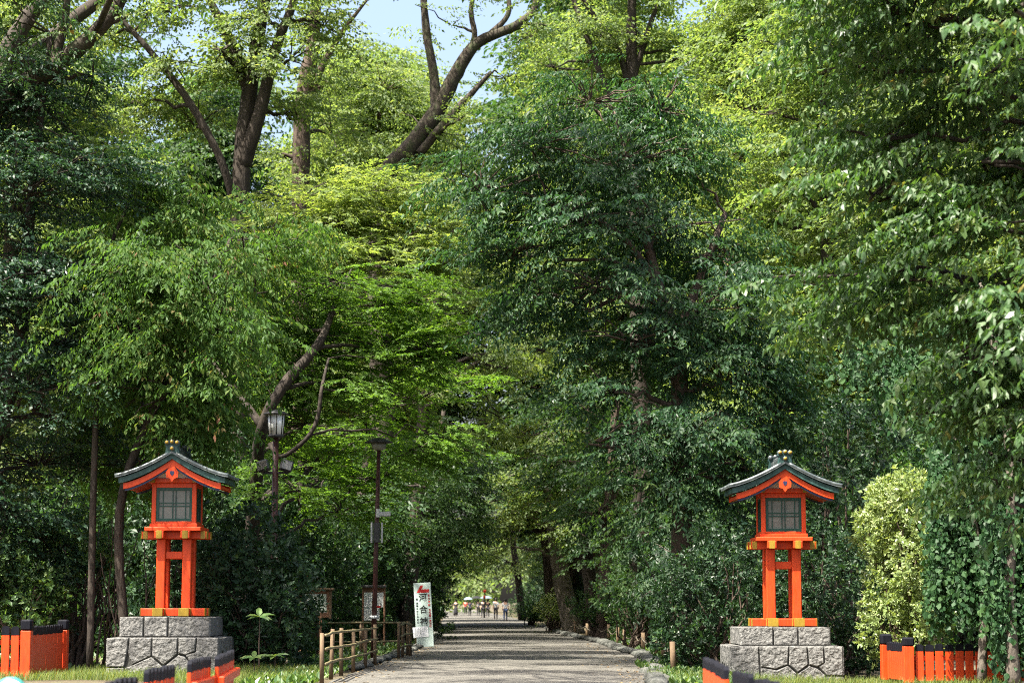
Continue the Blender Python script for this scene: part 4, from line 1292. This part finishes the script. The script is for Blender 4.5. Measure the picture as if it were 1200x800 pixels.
# --- left side of the path, deep shade under evergreens
for i, (u, Y, lab, el) in enumerate([
        (350, 66, 'dark evergreen behind the round bush left of the path', [E(370, 640, 66, 60, 30, 2), E(330, 600, 66, 60, 30, 2), E(420, 600, 66, 60, 24, 2), E(380, 560, 66, 70, 24, 2.2)]),
        (420, 74, 'dark evergreen behind the notice boards', [E(420, 660, 75, 50, 20, 2), E(470, 620, 74, 60, 26, 2.2), E(420, 590, 75, 70, 26, 2.4), E(500, 570, 74, 60, 24, 2.2), E(450, 540, 75, 70, 24, 2.4)]),
        (478, 86, 'dark evergreen overhanging the path left of the walkers', [E(490, 640, 85, 40, 20, 2.2), E(530, 600, 85, 50, 20, 2.4), E(480, 580, 86, 60, 24, 2.6), E(545, 550, 85, 60, 24, 2.6), E(500, 530, 86, 60, 24, 2.6), E(540, 650, 88, 30, 10, 1.6)]),
        (500, 112, 'evergreen at the left verge close to the far walkers', [E(520, 660, 112, 36, 14, 2.4), E(545, 625, 112, 40, 18, 2.8), E(510, 610, 113, 50, 20, 3), E(570, 590, 112, 46, 20, 3), E(530, 570, 113, 60, 24, 3), E(560, 660, 116, 26, 8, 1.8)])]):
    b = at_ground(u, Y)
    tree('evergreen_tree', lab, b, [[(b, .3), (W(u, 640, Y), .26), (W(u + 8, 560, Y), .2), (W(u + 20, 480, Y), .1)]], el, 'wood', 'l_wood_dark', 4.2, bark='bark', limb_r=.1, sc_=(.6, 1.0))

# --- trees whose boughs close over the path
for (u, Y, lab, leaf, top, el) in [
        (474, 79, 'fresh green tree leaning over the path from the left verge', 'l_wood', (505, 400),
         [E(530, 225, 80, 60, 24, 2.5), E(575, 290, 80, 60, 24, 2.5), E(530, 330, 78, 55, 22, 2.4), E(600, 360, 80, 60, 24, 2.4), E(550, 390, 77, 60, 22, 2.4), E(600, 430, 79, 50, 20, 2.2),
          E(545, 450, 77, 60, 20, 2.2), E(590, 490, 80, 45, 18, 2), E(550, 510, 80, 45, 18, 2), E(620, 300, 82, 50, 22, 2.4), E(500, 280, 80, 50, 22, 2.2), E(640, 410, 81, 40, 20, 2)]),
        (648, 122, 'pale green tree leaning over the far path from the right verge', 'l_wood', (630, 520),
         [E(580, 560, 120, 45, 18, 3), E(625, 500, 120, 50, 22, 3), E(570, 490, 122, 50, 22, 3), E(605, 605, 124, 34, 12, 2.6), E(560, 610, 126, 28, 10, 2.4), E(590, 420, 122, 60, 24, 3), E(560, 545, 124, 40, 18, 3), E(640, 570, 121, 36, 14, 2.6),
          E(600, 350, 123, 60, 26, 3), E(560, 280, 124, 60, 28, 3), E(620, 260, 123, 60, 28, 3)]),
        (612, 168, 'slender pale tree leaning over the end of the path beyond the walkers', 'l_wood', (600, 600),
         [E(575, 650, 168, 22, 8, 3), E(600, 630, 168, 24, 9, 3), E(560, 620, 170, 28, 10, 3), E(590, 590, 170, 34, 14, 3.4), E(555, 655, 175, 16, 6, 2.6), E(610, 665, 166, 16, 6, 2.4)])]:
    b = at_ground(u, Y)
    tree('overhanging_tree', lab, b, [[(b, .34), (b + (W(*top, Y) - b) * .4, .28), (W(*top, Y), .2), (W(top[0] + 25, top[1] - 120, Y), .06)]], el, 'wood', leaf, 2.2 if Y < 100 else 1.9, bark='bark', limb_r=.12, sc_=(.7, 1.15) if Y < 100 else (.9, 1.5))

# --- woodland behind: a few grown trees, copied along both sides
def generic(kind, leaf, seed, h, cw, z0, bark, n_ell, dens, label):
    g = np.random.default_rng(seed)
    st = [(np.array(q), r_) for q, r_ in (((0, 0, -.1), .45), ((.1, 0, h * .25), .36), ((-.2 + g.normal() * .3, .1, h * .55), .25), ((.2, -.1, h * .92), .06))]
    el = []
    for k in range(n_ell):
        t = (k + .5) / n_ell
        z = h * (z0 + (.97 - z0) * t)
        rr = cw * (math.sin(math.pi * (.2 + .72 * t)) ** .8) * .66 * math.sqrt(g.uniform(.25, 1))
        a = k * 2.4 + g.normal() * .3
        el.append((np.array([math.cos(a) * rr, math.sin(a) * rr, z]), np.array([cw * .38, cw * .38, cw * .2]) * g.uniform(.8, 1.2)))
    return tree('woodland_tree', label, (0, 0, 0), [st], el, kind, leaf, dens, bark=bark, group='woodland trees', limb_r=.14, sc_=(.8, 1.3), twig_every=8)
LAB = {0: 'tall fresh green broadleaf tree in the woodland behind', 1: 'tall deep green evergreen tree in the woodland behind'}
protos = [generic('wood', 'l_wood', 1, 27, 4.6, .26, 'bark', 34, 3.4, LAB[0]), generic('wood', 'l_wood_dark', 2, 23, 4.4, .18, 'bark_brown', 34, 3.4, LAB[1]),
          generic('wood', 'l_wood', 3, 30, 5.2, .30, 'bark_brown', 36, 2.9, LAB[0]), generic('wood', 'l_wood', 4, 15, 4.6, .22, 'bark', 22, 3.4, LAB[0])]
PH = (27, 23, 30, 15)
spots = []
for Y, hmin in ((66, 21), (76, 23), (88, 25), (101, 27), (116, 27), (134, 22), (156, 20), (182, 20), (212, 20), (245, 22)):
    xl, xr = edge(LEFT_EDGE, Y), edge(RIGHT_EDGE, Y)
    for side, x0 in ((-1, xl), (1, xr)):
        off = (3.6 if Y > 90 else 6.0) + rng.uniform(0, 1.2)
        reach = Y * 660 / F_PX + 3
        while True:
            x = x0 + side * off
            if abs(x) > reach: break
            spots.append((x + rng.normal() * .5, Y + rng.normal() * 2.5, hmin))
            off += 5.8 + rng.uniform(0, 2.2)
for u_, Y_ in ((415, 122), (448, 131), (474, 124), (672, 128), (700, 122)):
    spots.append(((u_ - 600) * Y_ / F_PX, Y_, 40))
used = [0] * len(protos)
for (x, Y, hmin) in spots:
    u = 600 + x / Y * F_PX
    h = hmin * rng.uniform(.95, 1.2)
    if 90 < u < 450 and Y < 92: continue
    if 600 < u < 790 and Y < 84: continue
    vtop = -60
    if 395 < u < 620 and 110 < Y < 170: h = 40
    if 395 < u < 565: vtop = 62 + 25 * math.sin(u * .07)
    elif 370 < u < 600: vtop = 60
    elif 120 < u < 240: vtop = 60
    h = min(h, 1.5 + (704 - vtop) / F_PX * Y)
    k = int(rng.choice(3, p=[.42, .28, .30])) if h > 18 else int(rng.choice([3, 1], p=[.6, .4]))
    s_ = h / PH[k]
    o = protos[k] if not used[k] else copy_tree(protos[k])
    used[k] += 1
    o['label'] = ('tall deep green evergreen' if k == 1 else 'tall fresh green broadleaf tree') + (' in the far woodland ' if Y > 108 else ' close behind the front trees, ') + ('left of the path' if x < edge(LEFT_EDGE, Y) else 'right of the path')
    o.location = (x, Y, float(ground_z(np.array(x), np.array(Y))) - .05)
    o.rotation_euler = (rng.normal() * .03, rng.normal() * .03, rng.uniform(0, 6.28))
    w_ = max(s_, .8) * rng.uniform(.92, 1.12)
    o.scale = (w_, w_, s_)
for k, q in enumerate(protos):
    if not used[k]:
        q.location = (-30 - 9 * k, 150, 0)
# mass of the wood closing the far end
fw_c = Crown()
n = 950
X = rng.uniform(-85, 85, n); Yb = 275 + rng.uniform(0, 20, n)
Z = rng.uniform(0, 1, n) ** .8 * (17 + 5 * np.sin(X * .21) + 3 * np.sin(X * .53 + 1))
fw_c.place('wood', np.stack([X, Yb, Z], 1), rng.normal(-1.57, .9, n), rng.normal(-.3, .3, n), rng.normal(0, .3, n), rng.uniform(3, 4.6, n))
fw = link('far_wood', fw_c.mesh('far_wood', 'l_wood'), None)
tag(fw, 'far mass of green woodland closing the end of the path', 'woodland', kind='stuff')

# --- bushes
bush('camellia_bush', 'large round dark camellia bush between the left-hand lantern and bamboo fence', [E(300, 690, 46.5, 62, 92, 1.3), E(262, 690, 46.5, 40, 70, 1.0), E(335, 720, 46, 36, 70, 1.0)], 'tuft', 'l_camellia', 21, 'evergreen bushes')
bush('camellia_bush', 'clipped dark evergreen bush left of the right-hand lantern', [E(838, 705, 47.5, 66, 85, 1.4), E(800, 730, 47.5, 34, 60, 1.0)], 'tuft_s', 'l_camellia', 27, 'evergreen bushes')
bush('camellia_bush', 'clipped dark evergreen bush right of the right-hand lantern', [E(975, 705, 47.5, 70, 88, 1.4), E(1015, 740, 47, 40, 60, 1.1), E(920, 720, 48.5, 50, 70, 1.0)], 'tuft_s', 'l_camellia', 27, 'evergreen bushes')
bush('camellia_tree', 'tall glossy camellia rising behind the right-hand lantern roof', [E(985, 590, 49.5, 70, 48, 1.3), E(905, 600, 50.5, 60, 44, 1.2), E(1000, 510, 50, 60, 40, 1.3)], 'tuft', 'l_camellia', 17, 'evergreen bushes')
bush('hedge_bush', 'upright bush with sunlight painted into its pale leaves between the right-hand lantern and ivy curtain', [E(1060, 650, 44.2, 38, 88, .9), E(1085, 700, 43.8, 30, 56, .7), E(1030, 625, 44.6, 26, 44, .7), E(1062, 592, 44.4, 36, 32, .7), E(1085, 630, 44.0, 26, 50, .6), E(1052, 728, 44.3, 44, 44, .8)], 'tuft_s', 'l_hedge_sunlit', 40, 'evergreen bushes', lump=.26)
for i, (u, v, Y, ru, rv, rd, lf, lab) in enumerate([
        (20, 690, 46, 50, 60, 1.2, 'l_shrub', 'loose green shrub above the left-edge fence'),
        (95, 640, 47.5, 40, 40, 1.0, 'l_shrub', 'thin lit shrub between the left-edge fence and left-hand lantern'),
        (230, 640, 48.5, 40, 60, 1.2, 'l_camellia', 'dark shrub directly behind the left-hand lantern posts'),
        (740, 700, 66, 44, 26, 1.3, 'l_wood_dark', 'dark low shrub behind the stakes below the cherry'),
        (700, 712, 84, 30, 16, 1.3, 'l_wood_dark', 'low shrub around the dark straight trunk'),
        (648, 712, 106, 18, 14, 1.4, 'l_hedge_sunlit', 'pale sunlit shrub at the foot of the leaning trunk'),
        (622, 718, 132, 14, 8, 1.4, 'l_shrub', 'small shrub on the right verge beside the walkers'),
        (508, 716, 100, 10, 9, 1.2, 'l_wood_dark', 'small dark shrub at the left verge behind the sign board')]):
    bush('shrub', lab, [E(u, v, Y, ru, rv, rd), E(u + ru * .6, v + rv * .3, Y - .3, ru * .5, rv * .6, rd * .7)], 'tuft', lf, 13, 'loose shrubs', lump=.3, inner=.3)
# understory: dark evergreen shrubs filling the wood on both sides
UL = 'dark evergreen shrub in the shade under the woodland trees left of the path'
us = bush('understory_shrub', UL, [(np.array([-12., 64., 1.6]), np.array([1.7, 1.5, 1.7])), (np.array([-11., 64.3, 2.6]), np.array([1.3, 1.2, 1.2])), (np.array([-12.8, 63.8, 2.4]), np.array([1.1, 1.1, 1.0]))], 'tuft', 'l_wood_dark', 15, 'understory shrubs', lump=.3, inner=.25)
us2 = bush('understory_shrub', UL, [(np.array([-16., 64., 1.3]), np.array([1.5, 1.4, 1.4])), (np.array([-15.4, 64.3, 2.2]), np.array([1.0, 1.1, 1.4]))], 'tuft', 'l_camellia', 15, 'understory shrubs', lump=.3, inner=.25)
for i, (u, Y, s_) in enumerate([(215, 56, 1.25), (255, 59, 1.45), (290, 60, 1.5), (325, 62, 1.3), (365, 70, 1.25), (395, 74, 1.3), (430, 78, 1.25), (455, 84, 1.2), (466, 90, 1.0), (340, 72, 1.5), (400, 80, 1.5), (440, 90, 1.4), (466, 98, 1.1), (150, 60, 1.4), (90, 62, 1.4),
                                (40, 60, 1.3), (478, 112, 1.0), (484, 130, 1.0), (492, 148, .9), (180, 70, 1.6), (260, 74, 1.7), (775, 78, 1.0), (830, 66, 1.4), (880, 64, 1.4), (940, 62, 1.5), (1000, 60, 1.5), (735, 98, .9), (665, 128, .8),
                                (635, 158, .9), (800, 90, 1.5), (1060, 58, 1.5), (1120, 56, 1.5), (1180, 56, 1.5), (500, 165, .9), (507, 185, .9), (622, 180, .8), (612, 200, .8), (420, 108, 1.6), (460, 124, 1.5)]):
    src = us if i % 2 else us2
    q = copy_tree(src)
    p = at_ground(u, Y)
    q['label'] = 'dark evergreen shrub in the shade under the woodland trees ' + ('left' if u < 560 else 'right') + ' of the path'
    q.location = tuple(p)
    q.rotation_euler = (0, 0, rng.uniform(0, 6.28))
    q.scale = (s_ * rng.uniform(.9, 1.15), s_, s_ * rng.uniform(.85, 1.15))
# thicket of thin stems left of the left-hand lantern
th = empty('thicket', at_ground(95, 46), 'thicket of thin bare stems between the left-edge fence and the plinth', 'shrub')
th0 = at_ground(95, 46)
for i in range(16):
    b = at_ground(rng.uniform(75, 170), rng.uniform(45, 49)) - th0
    t = b + np.array([rng.normal() * .4, rng.normal() * .3, rng.uniform(1.8, 3.4)])
    MB().tube(wiggle(b, t, 7, .10), np.linspace(rng.uniform(.02, .04), .01, 7), 6).build('stem', 'bark_brown', th)

# --- palm-like seedlings with large leaves in front of the round bush
lm = None
def seedling(u, v, Y, n, ln, label, seed):
    g = np.random.default_rng(seed)
    b = at_ground(u, Y)
    top = W(u, v, Y) - b
    root = empty('seedling', b, label, 'plant', 'broad-leaved seedlings')
    MB().tube(wiggle((0, 0, 0), top, 5, .05), np.linspace(.02, .012, 5), 6).build('stem', 'bark_brown', root)
    for k in range(n):
        a = k * 2 * math.pi / n + g.normal() * .2
        LV, LF = leaf_shape('ov6')
        d = np.array([math.cos(a), math.sin(a) * .7 - .3, .35 - .5 * g.uniform()])
        V = (LV * [1, 1.15, 1]) * ln * g.uniform(.8, 1.15) @ frame(d, np.array([0, -.4, 1.0])).T + top
        me = bpy.data.meshes.new('leaf')
        me.from_pydata(V.tolist(), [], LF)
        at = me.attributes.new('rnd', 'FLOAT', 'POINT')
        at.data.foreach_set('value', np.full(len(V), g.uniform(.5, 1), np.float32))
        me.materials.append(M['l_shrub'])
        link('leaf', me, root)
seedling(304, 722, 44.2, 8, .33, 'pale green seedling with a rosette of long leaves in front of the round bush', 1)
seedling(322, 768, 43.6, 8, .30, 'low fan-leaved seedling beside the left plinth grass', 2)
seedling(298, 770, 43.4, 7, .30, 'low seedling with broad leaves closest to the left plinth', 3)

# --- grass, ground plants, fallen leaves
def scatter(name, label, regions, n, size, shape_kind, mat, cat, upright=True):
    LV, LF = leaf_shape(shape_kind)
    P = []
    for (x0, x1, y0, y1, w_) in regions:
        m = int(n * w_)
        P.append(np.stack([rng.uniform(x0, x1, m), rng.uniform(y0, y1, m)], 1))
    P = np.concatenate(P)
    if not upright:
        pass
    z = ground_z(P[:, 0], P[:, 1])
    m = len(P)
    az = rng.uniform(0, 6.28, m)
    el = rng.normal(1.05, .25, m) if upright else rng.normal(.1, .15, m)
    s_ = rng.uniform(size[0], size[1], m)
    ca, sa, ce, se = np.cos(az), np.sin(az), np.cos(el), np.sin(el)
    X = np.stack([ca * ce, sa * ce, se], 1); Yv = np.stack([-sa, ca, 0 * ca], 1); Zv = np.cross(X, Yv)
    V = (LV[None, :, :1] * X[:, None] + LV[None, :, 1:2] * Yv[:, None] + LV[None, :, 2:] * Zv[:, None]) * s_[:, None, None]
    V += np.stack([P[:, 0], P[:, 1], z + .012], 1)[:, None]
    c = Crown()
    c.V = [V.reshape(-1, 3)]
    c.F = [(np.array(LF)[None] + (np.arange(m) * len(LV))[:, None, None]).reshape(-1, 3)]
    c.A = [np.repeat(rng.uniform(0, 1, m), len(LV))]
    o = link(name, c.mesh(name, mat))
    return tag(o, label, cat, kind='stuff')
xl_, xr_ = PL_L[0], PL_R[0]
scatter('grass', 'rough grass round the plinths and fences', [(-12, -3.7, 39.5, 43.1, .5), (2.7, 9.5, 39.3, 43.3, .35), (-9.5, -8.2, 43, 46, .05), (-5.8, -3.8, 43, 46, .1)], 26000, (.10, .26), 'blade', 'l_grass', 'grass')
scatter('ground_cover', 'low leafy ground cover along both verges of the path', [(-5, -3.6, 39, 56, .15), (2.9, 4.6, 39, 50, .2), (3.7, 6.5, 50, 100, .3), (-7, -3.4, 58, 110, .25), (-16, -6, 46, 60, .1)], 15000, (.08, .22), 'wide', 'l_shrub', 'plants')
lp_ = []
scatter('fallen_leaves', 'brown fallen leaves scattered along the path edges', [(-3.3, -2.4, 38, 75, .35), (2.0, 2.9, 38, 75, .35), (-2.4, 2.2, 38, 80, .12), (3.6, 6, 45, 75, .18)], 5200, (.05, .11), 'wide', 'l_litter', 'leaves', upright=False)

# ------------------------------------------------------------------ walkers far down the path
def skin_body(name, joints, edges, mat, parent):
    """one continuous body from joints (point, radius)"""
    me = bpy.data.meshes.new(name)
    me.from_pydata([tuple(p) for p, r_ in joints], edges, [])
    o = link(name, me, parent)
    md = o.modifiers.new('skin', 'SKIN')
    md.use_smooth_shade = True
    for sv, (p, r_) in zip(me.skin_vertices[0].data, joints):
        sv.radius = (r_, r_)
    me.skin_vertices[0].data[0].use_root = True
    ss = o.modifiers.new('sub', 'SUBSURF'); ss.levels = ss.render_levels = 1
    dg = bpy.context.evaluated_depsgraph_get()
    m2 = bpy.data.meshes.new_from_object(o.evaluated_get(dg))
    bpy.data.objects.remove(o)
    m2.materials.clear()
    m2.materials.append(M[mat] if isinstance(mat, str) else mat)
    m2.polygons.foreach_set('use_smooth', np.ones(len(m2.polygons), bool))
    return link(name, m2, parent)


def person(u, v, h, label, top, low, skirt=False, arm_up=0, toward=False, stride=.16, bag=None, hat=None):
    """u, v: pixel of the feet on the path"""
    Y = CAM_H * F_PX / (v - 704)
    b = G(u, Y, .03)
    root = empty('person', b, label, 'person', 'walkers far down the path', R(0 if toward else 180))
    s = h / 1.70
    J = lambda x, y, z, r_: (np.array([x, y, z]) * s, r_ * s)
    st = stride
    hx = .20
    J0 = [J(0, 0, .95, .12), J(0, 0, 1.15, .115), J(0, 0, 1.36, .12), J(0, 0, 1.48, .05), J(0, -.02, 1.60, .085), J(0, -.02, 1.68, .06),
          J(-.09, 0, .88, .085), J(-.10, -st * .6, .48, .06), J(-.10, -st * .35, .08, .042), J(-.10, -st * .35 - .14, .03, .035),
          J(.09, 0, .88, .085), J(.10, st * .3, .48, .06), J(.10, st, .10, .042), J(.10, st - .13, .04, .035),
          J(-.18, 0, 1.40, .055), J(-.23, .03, 1.13, .042), J(-.23, -.05, .90, .032), J(-.23, -.08, .80, .03),
          J(.18, 0, 1.40, .055)]
    if arm_up:
        J0 += [J(.24, -.05, 1.16, .042), J(.18, -.24, 1.22, .032), J(.17, -.26, 1.29, .032)]
    else:
        J0 += [J(.23, -.03, 1.13, .042), J(.23, .05, .90, .032), J(.23, .06, .80, .03)]
    Ed = [(0, 1), (1, 2), (2, 3), (3, 4), (4, 5), (0, 6), (6, 7), (7, 8), (8, 9), (0, 10), (10, 11), (11, 12), (12, 13), (2, 14), (14, 15), (15, 16), (16, 17), (2, 18), (18, 19), (19, 20), (20, 21)]
    skin_body('body', J0, Ed, 'skin', root)
    grow = lambda idx, g: [(J0[i][0], J0[i][1] * g) for i in idx]
    # shirt: torso and upper arms
    ids = [1, 0, 2, 14, 15, 18, 19]
    js = grow(ids, 1.22)
    js[1] = (J0[0][0] * [1, 1, .98], js[1][1])
    skin_body('shirt', js, [(0, 1), (0, 2), (2, 3), (3, 4), (2, 5), (5, 6)], top, root)
    if skirt:
        MB().lathe([(.15 * s, .98 * s), (.19 * s, .85 * s), (.23 * s, .5 * s), (.25 * s, .16 * s)], 14).build('skirt', low, root)
    else:
        ids = [0, 6, 7, 8, 10, 11, 12]
        skin_body('trousers', grow(ids, 1.28), [(0, 1), (1, 2), (2, 3), (0, 4), (4, 5), (5, 6)], low, root)
    for i in (9, 13):
        p = J0[i][0]
        MB().bbox(p + np.array([0, .05, .01]) * s, (.10 * s, .27 * s, .09 * s), .03).build('shoe', 'hair', root)
    MB().lathe([(.03 * s, 1.73 * s), (.09 * s, 1.70 * s), (.115 * s, 1.63 * s), (.105 * s, 1.55 * s), (.06 * s, 1.51 * s)][::-1], 12, (0, .02 * s, 0)).build('hair', hat or 'hair', root)
    # face on the forward side
    for sx in (-1, 1):
        MB().bbox(np.array([sx * .035, -.105, 1.615]) * s, (.022 * s, .012 * s, .012 * s), .003).build('eye', 'hair', root)
    MB().prism([(-.016 * s, 0), (.016 * s, 0), (0, .05 * s)], np.array([0, -.098, 1.57]) * s, (1, 0, 0), (0, 0, 1), np.array([0, -.025, 0]) * s).build('nose', 'skin', root)
    MB().bbox(np.array([0, -.10, 1.545]) * s, (.045 * s, .012 * s, .01 * s), .003).build('mouth', 'ink_red', root)
    return root, b, s


def parasol(root_b, s, label, mat, r_=.52, toward=False, z=1.98):
    sg = 1 if toward else -1
    hand = np.array([sg * .17, -sg * .26, 1.27]) * s + root_b
    p = empty('parasol', hand, label, 'parasol', 'parasols')
    MB().tube([(0, 0, -.12), (0, 0, z - 1.27)], .012, 6).build('shaft', 'pole_dark', p)
    zz = z - 1.27
    n = 16
    V = [[0, 0, zz]]
    for k, (rr, dz) in enumerate(((.4, -.035), (.75, -.12), (1.0, -.24))):
        for i in range(n):
            a = 2 * math.pi * i / n
            q = rr * r_ * (1 if i % 2 == 0 else (1 - .05 * (k == 2)))
            V.append([q * math.cos(a), q * math.sin(a), zz + dz + (.015 if i % 2 else 0)])
    Fc = [(0, 1 + i, 1 + (i + 1) % n) for i in range(n)]
    for k in range(2):
        for i in range(n):
            a, b = 1 + k * n + i, 1 + k * n + (i + 1) % n
            Fc.append((a, a + n, b + n, b))
    MB().add(V, Fc, True).build('canopy', mat, p)
    for i in range(0, n, 2):
        a = 2 * math.pi * i / n
        MB().tube([(0, 0, zz - .22), (.62 * r_ * math.cos(a), .62 * r_ * math.sin(a), zz - .1)], .005, 4).build('rib', 'pole_dark', p)
    return p


black_c, white_c = cloth('black cloth', (.02, .02, .025)), cloth('white cloth', (.5, .51, .53))
navy_c, denim = cloth('navy cloth', (.03, .04, .08)), cloth('denim', (.06, .09, .18))
grey_c, red_c = cloth('grey cloth', (.2, .2, .21)), cloth('red cloth', (.55, .05, .04))
blue_c = cloth('pale blue cloth', (.22, .30, .38))
person(534, 722.0, 1.56, 'person in a long black dress walking apart at the left of the path', black_c, black_c, skirt=True, toward=True)
_, b, s = person(550.5, 720.5, 1.58, 'person in dark clothes under the light blue parasol', navy_c, black_c, arm_up=1)
parasol(b, s, 'light blue parasol, leftmost of those over the walkers', blue_c, .5)
_, b, s = person(560.5, 720.5, 1.6, 'person in grey under the black parasol in the middle of the group', grey_c, black_c, arm_up=1)
parasol(b, s, 'black parasol in the middle of the walkers', black_c, .6, z=2.08)
person(565.8, 723.0, 1.62, 'person all in black walking between the black and the grey blue parasols', black_c, black_c)
_, b, s = person(571.6, 722.5, 1.6, 'person in dark clothes under the grey blue parasol', black_c, black_c, arm_up=1)
parasol(b, s, 'grey blue parasol beside the white-shirted walker', cloth('grey blue cloth', (.13, .17, .21)), .62, z=2.05)
person(581, 725.0, 1.7, 'person in a loose white shirt and black trousers walking away', white_c, black_c)
person(592.3, 727.5, 1.62, 'person in a white top and blue jeans at the right of the group', white_c, denim, hat='hair')
person(545.5, 719.3, 1.55, 'small dark figure with red top far behind the light blue parasol', red_c, black_c)
# vermilion post and lantern seen above the parasols
vp0 = G(568, 190.0)
vp = empty('lantern_post', (vp0[0], vp0[1], 0), 'small red lanterns on a thin post showing above the parasols', 'post')
MB().tube([(0, 0, 0), (0, 0, 2.5)], .05, 8).build('post', 'pole_dark', vp)
MB().lathe([(.05, 2.12), (.13, 2.17), (.14, 2.3), (.10, 2.4), (.04, 2.42)], 14, (.0, 0, .12)).build('head', 'vermilion', vp)
MB().lathe([(.05, 1.72), (.11, 1.77), (.12, 1.9), (.08, 2.0), (.04, 2.02)], 14, (-.03, 0, 0)).build('lower_lantern', 'vermilion', vp)
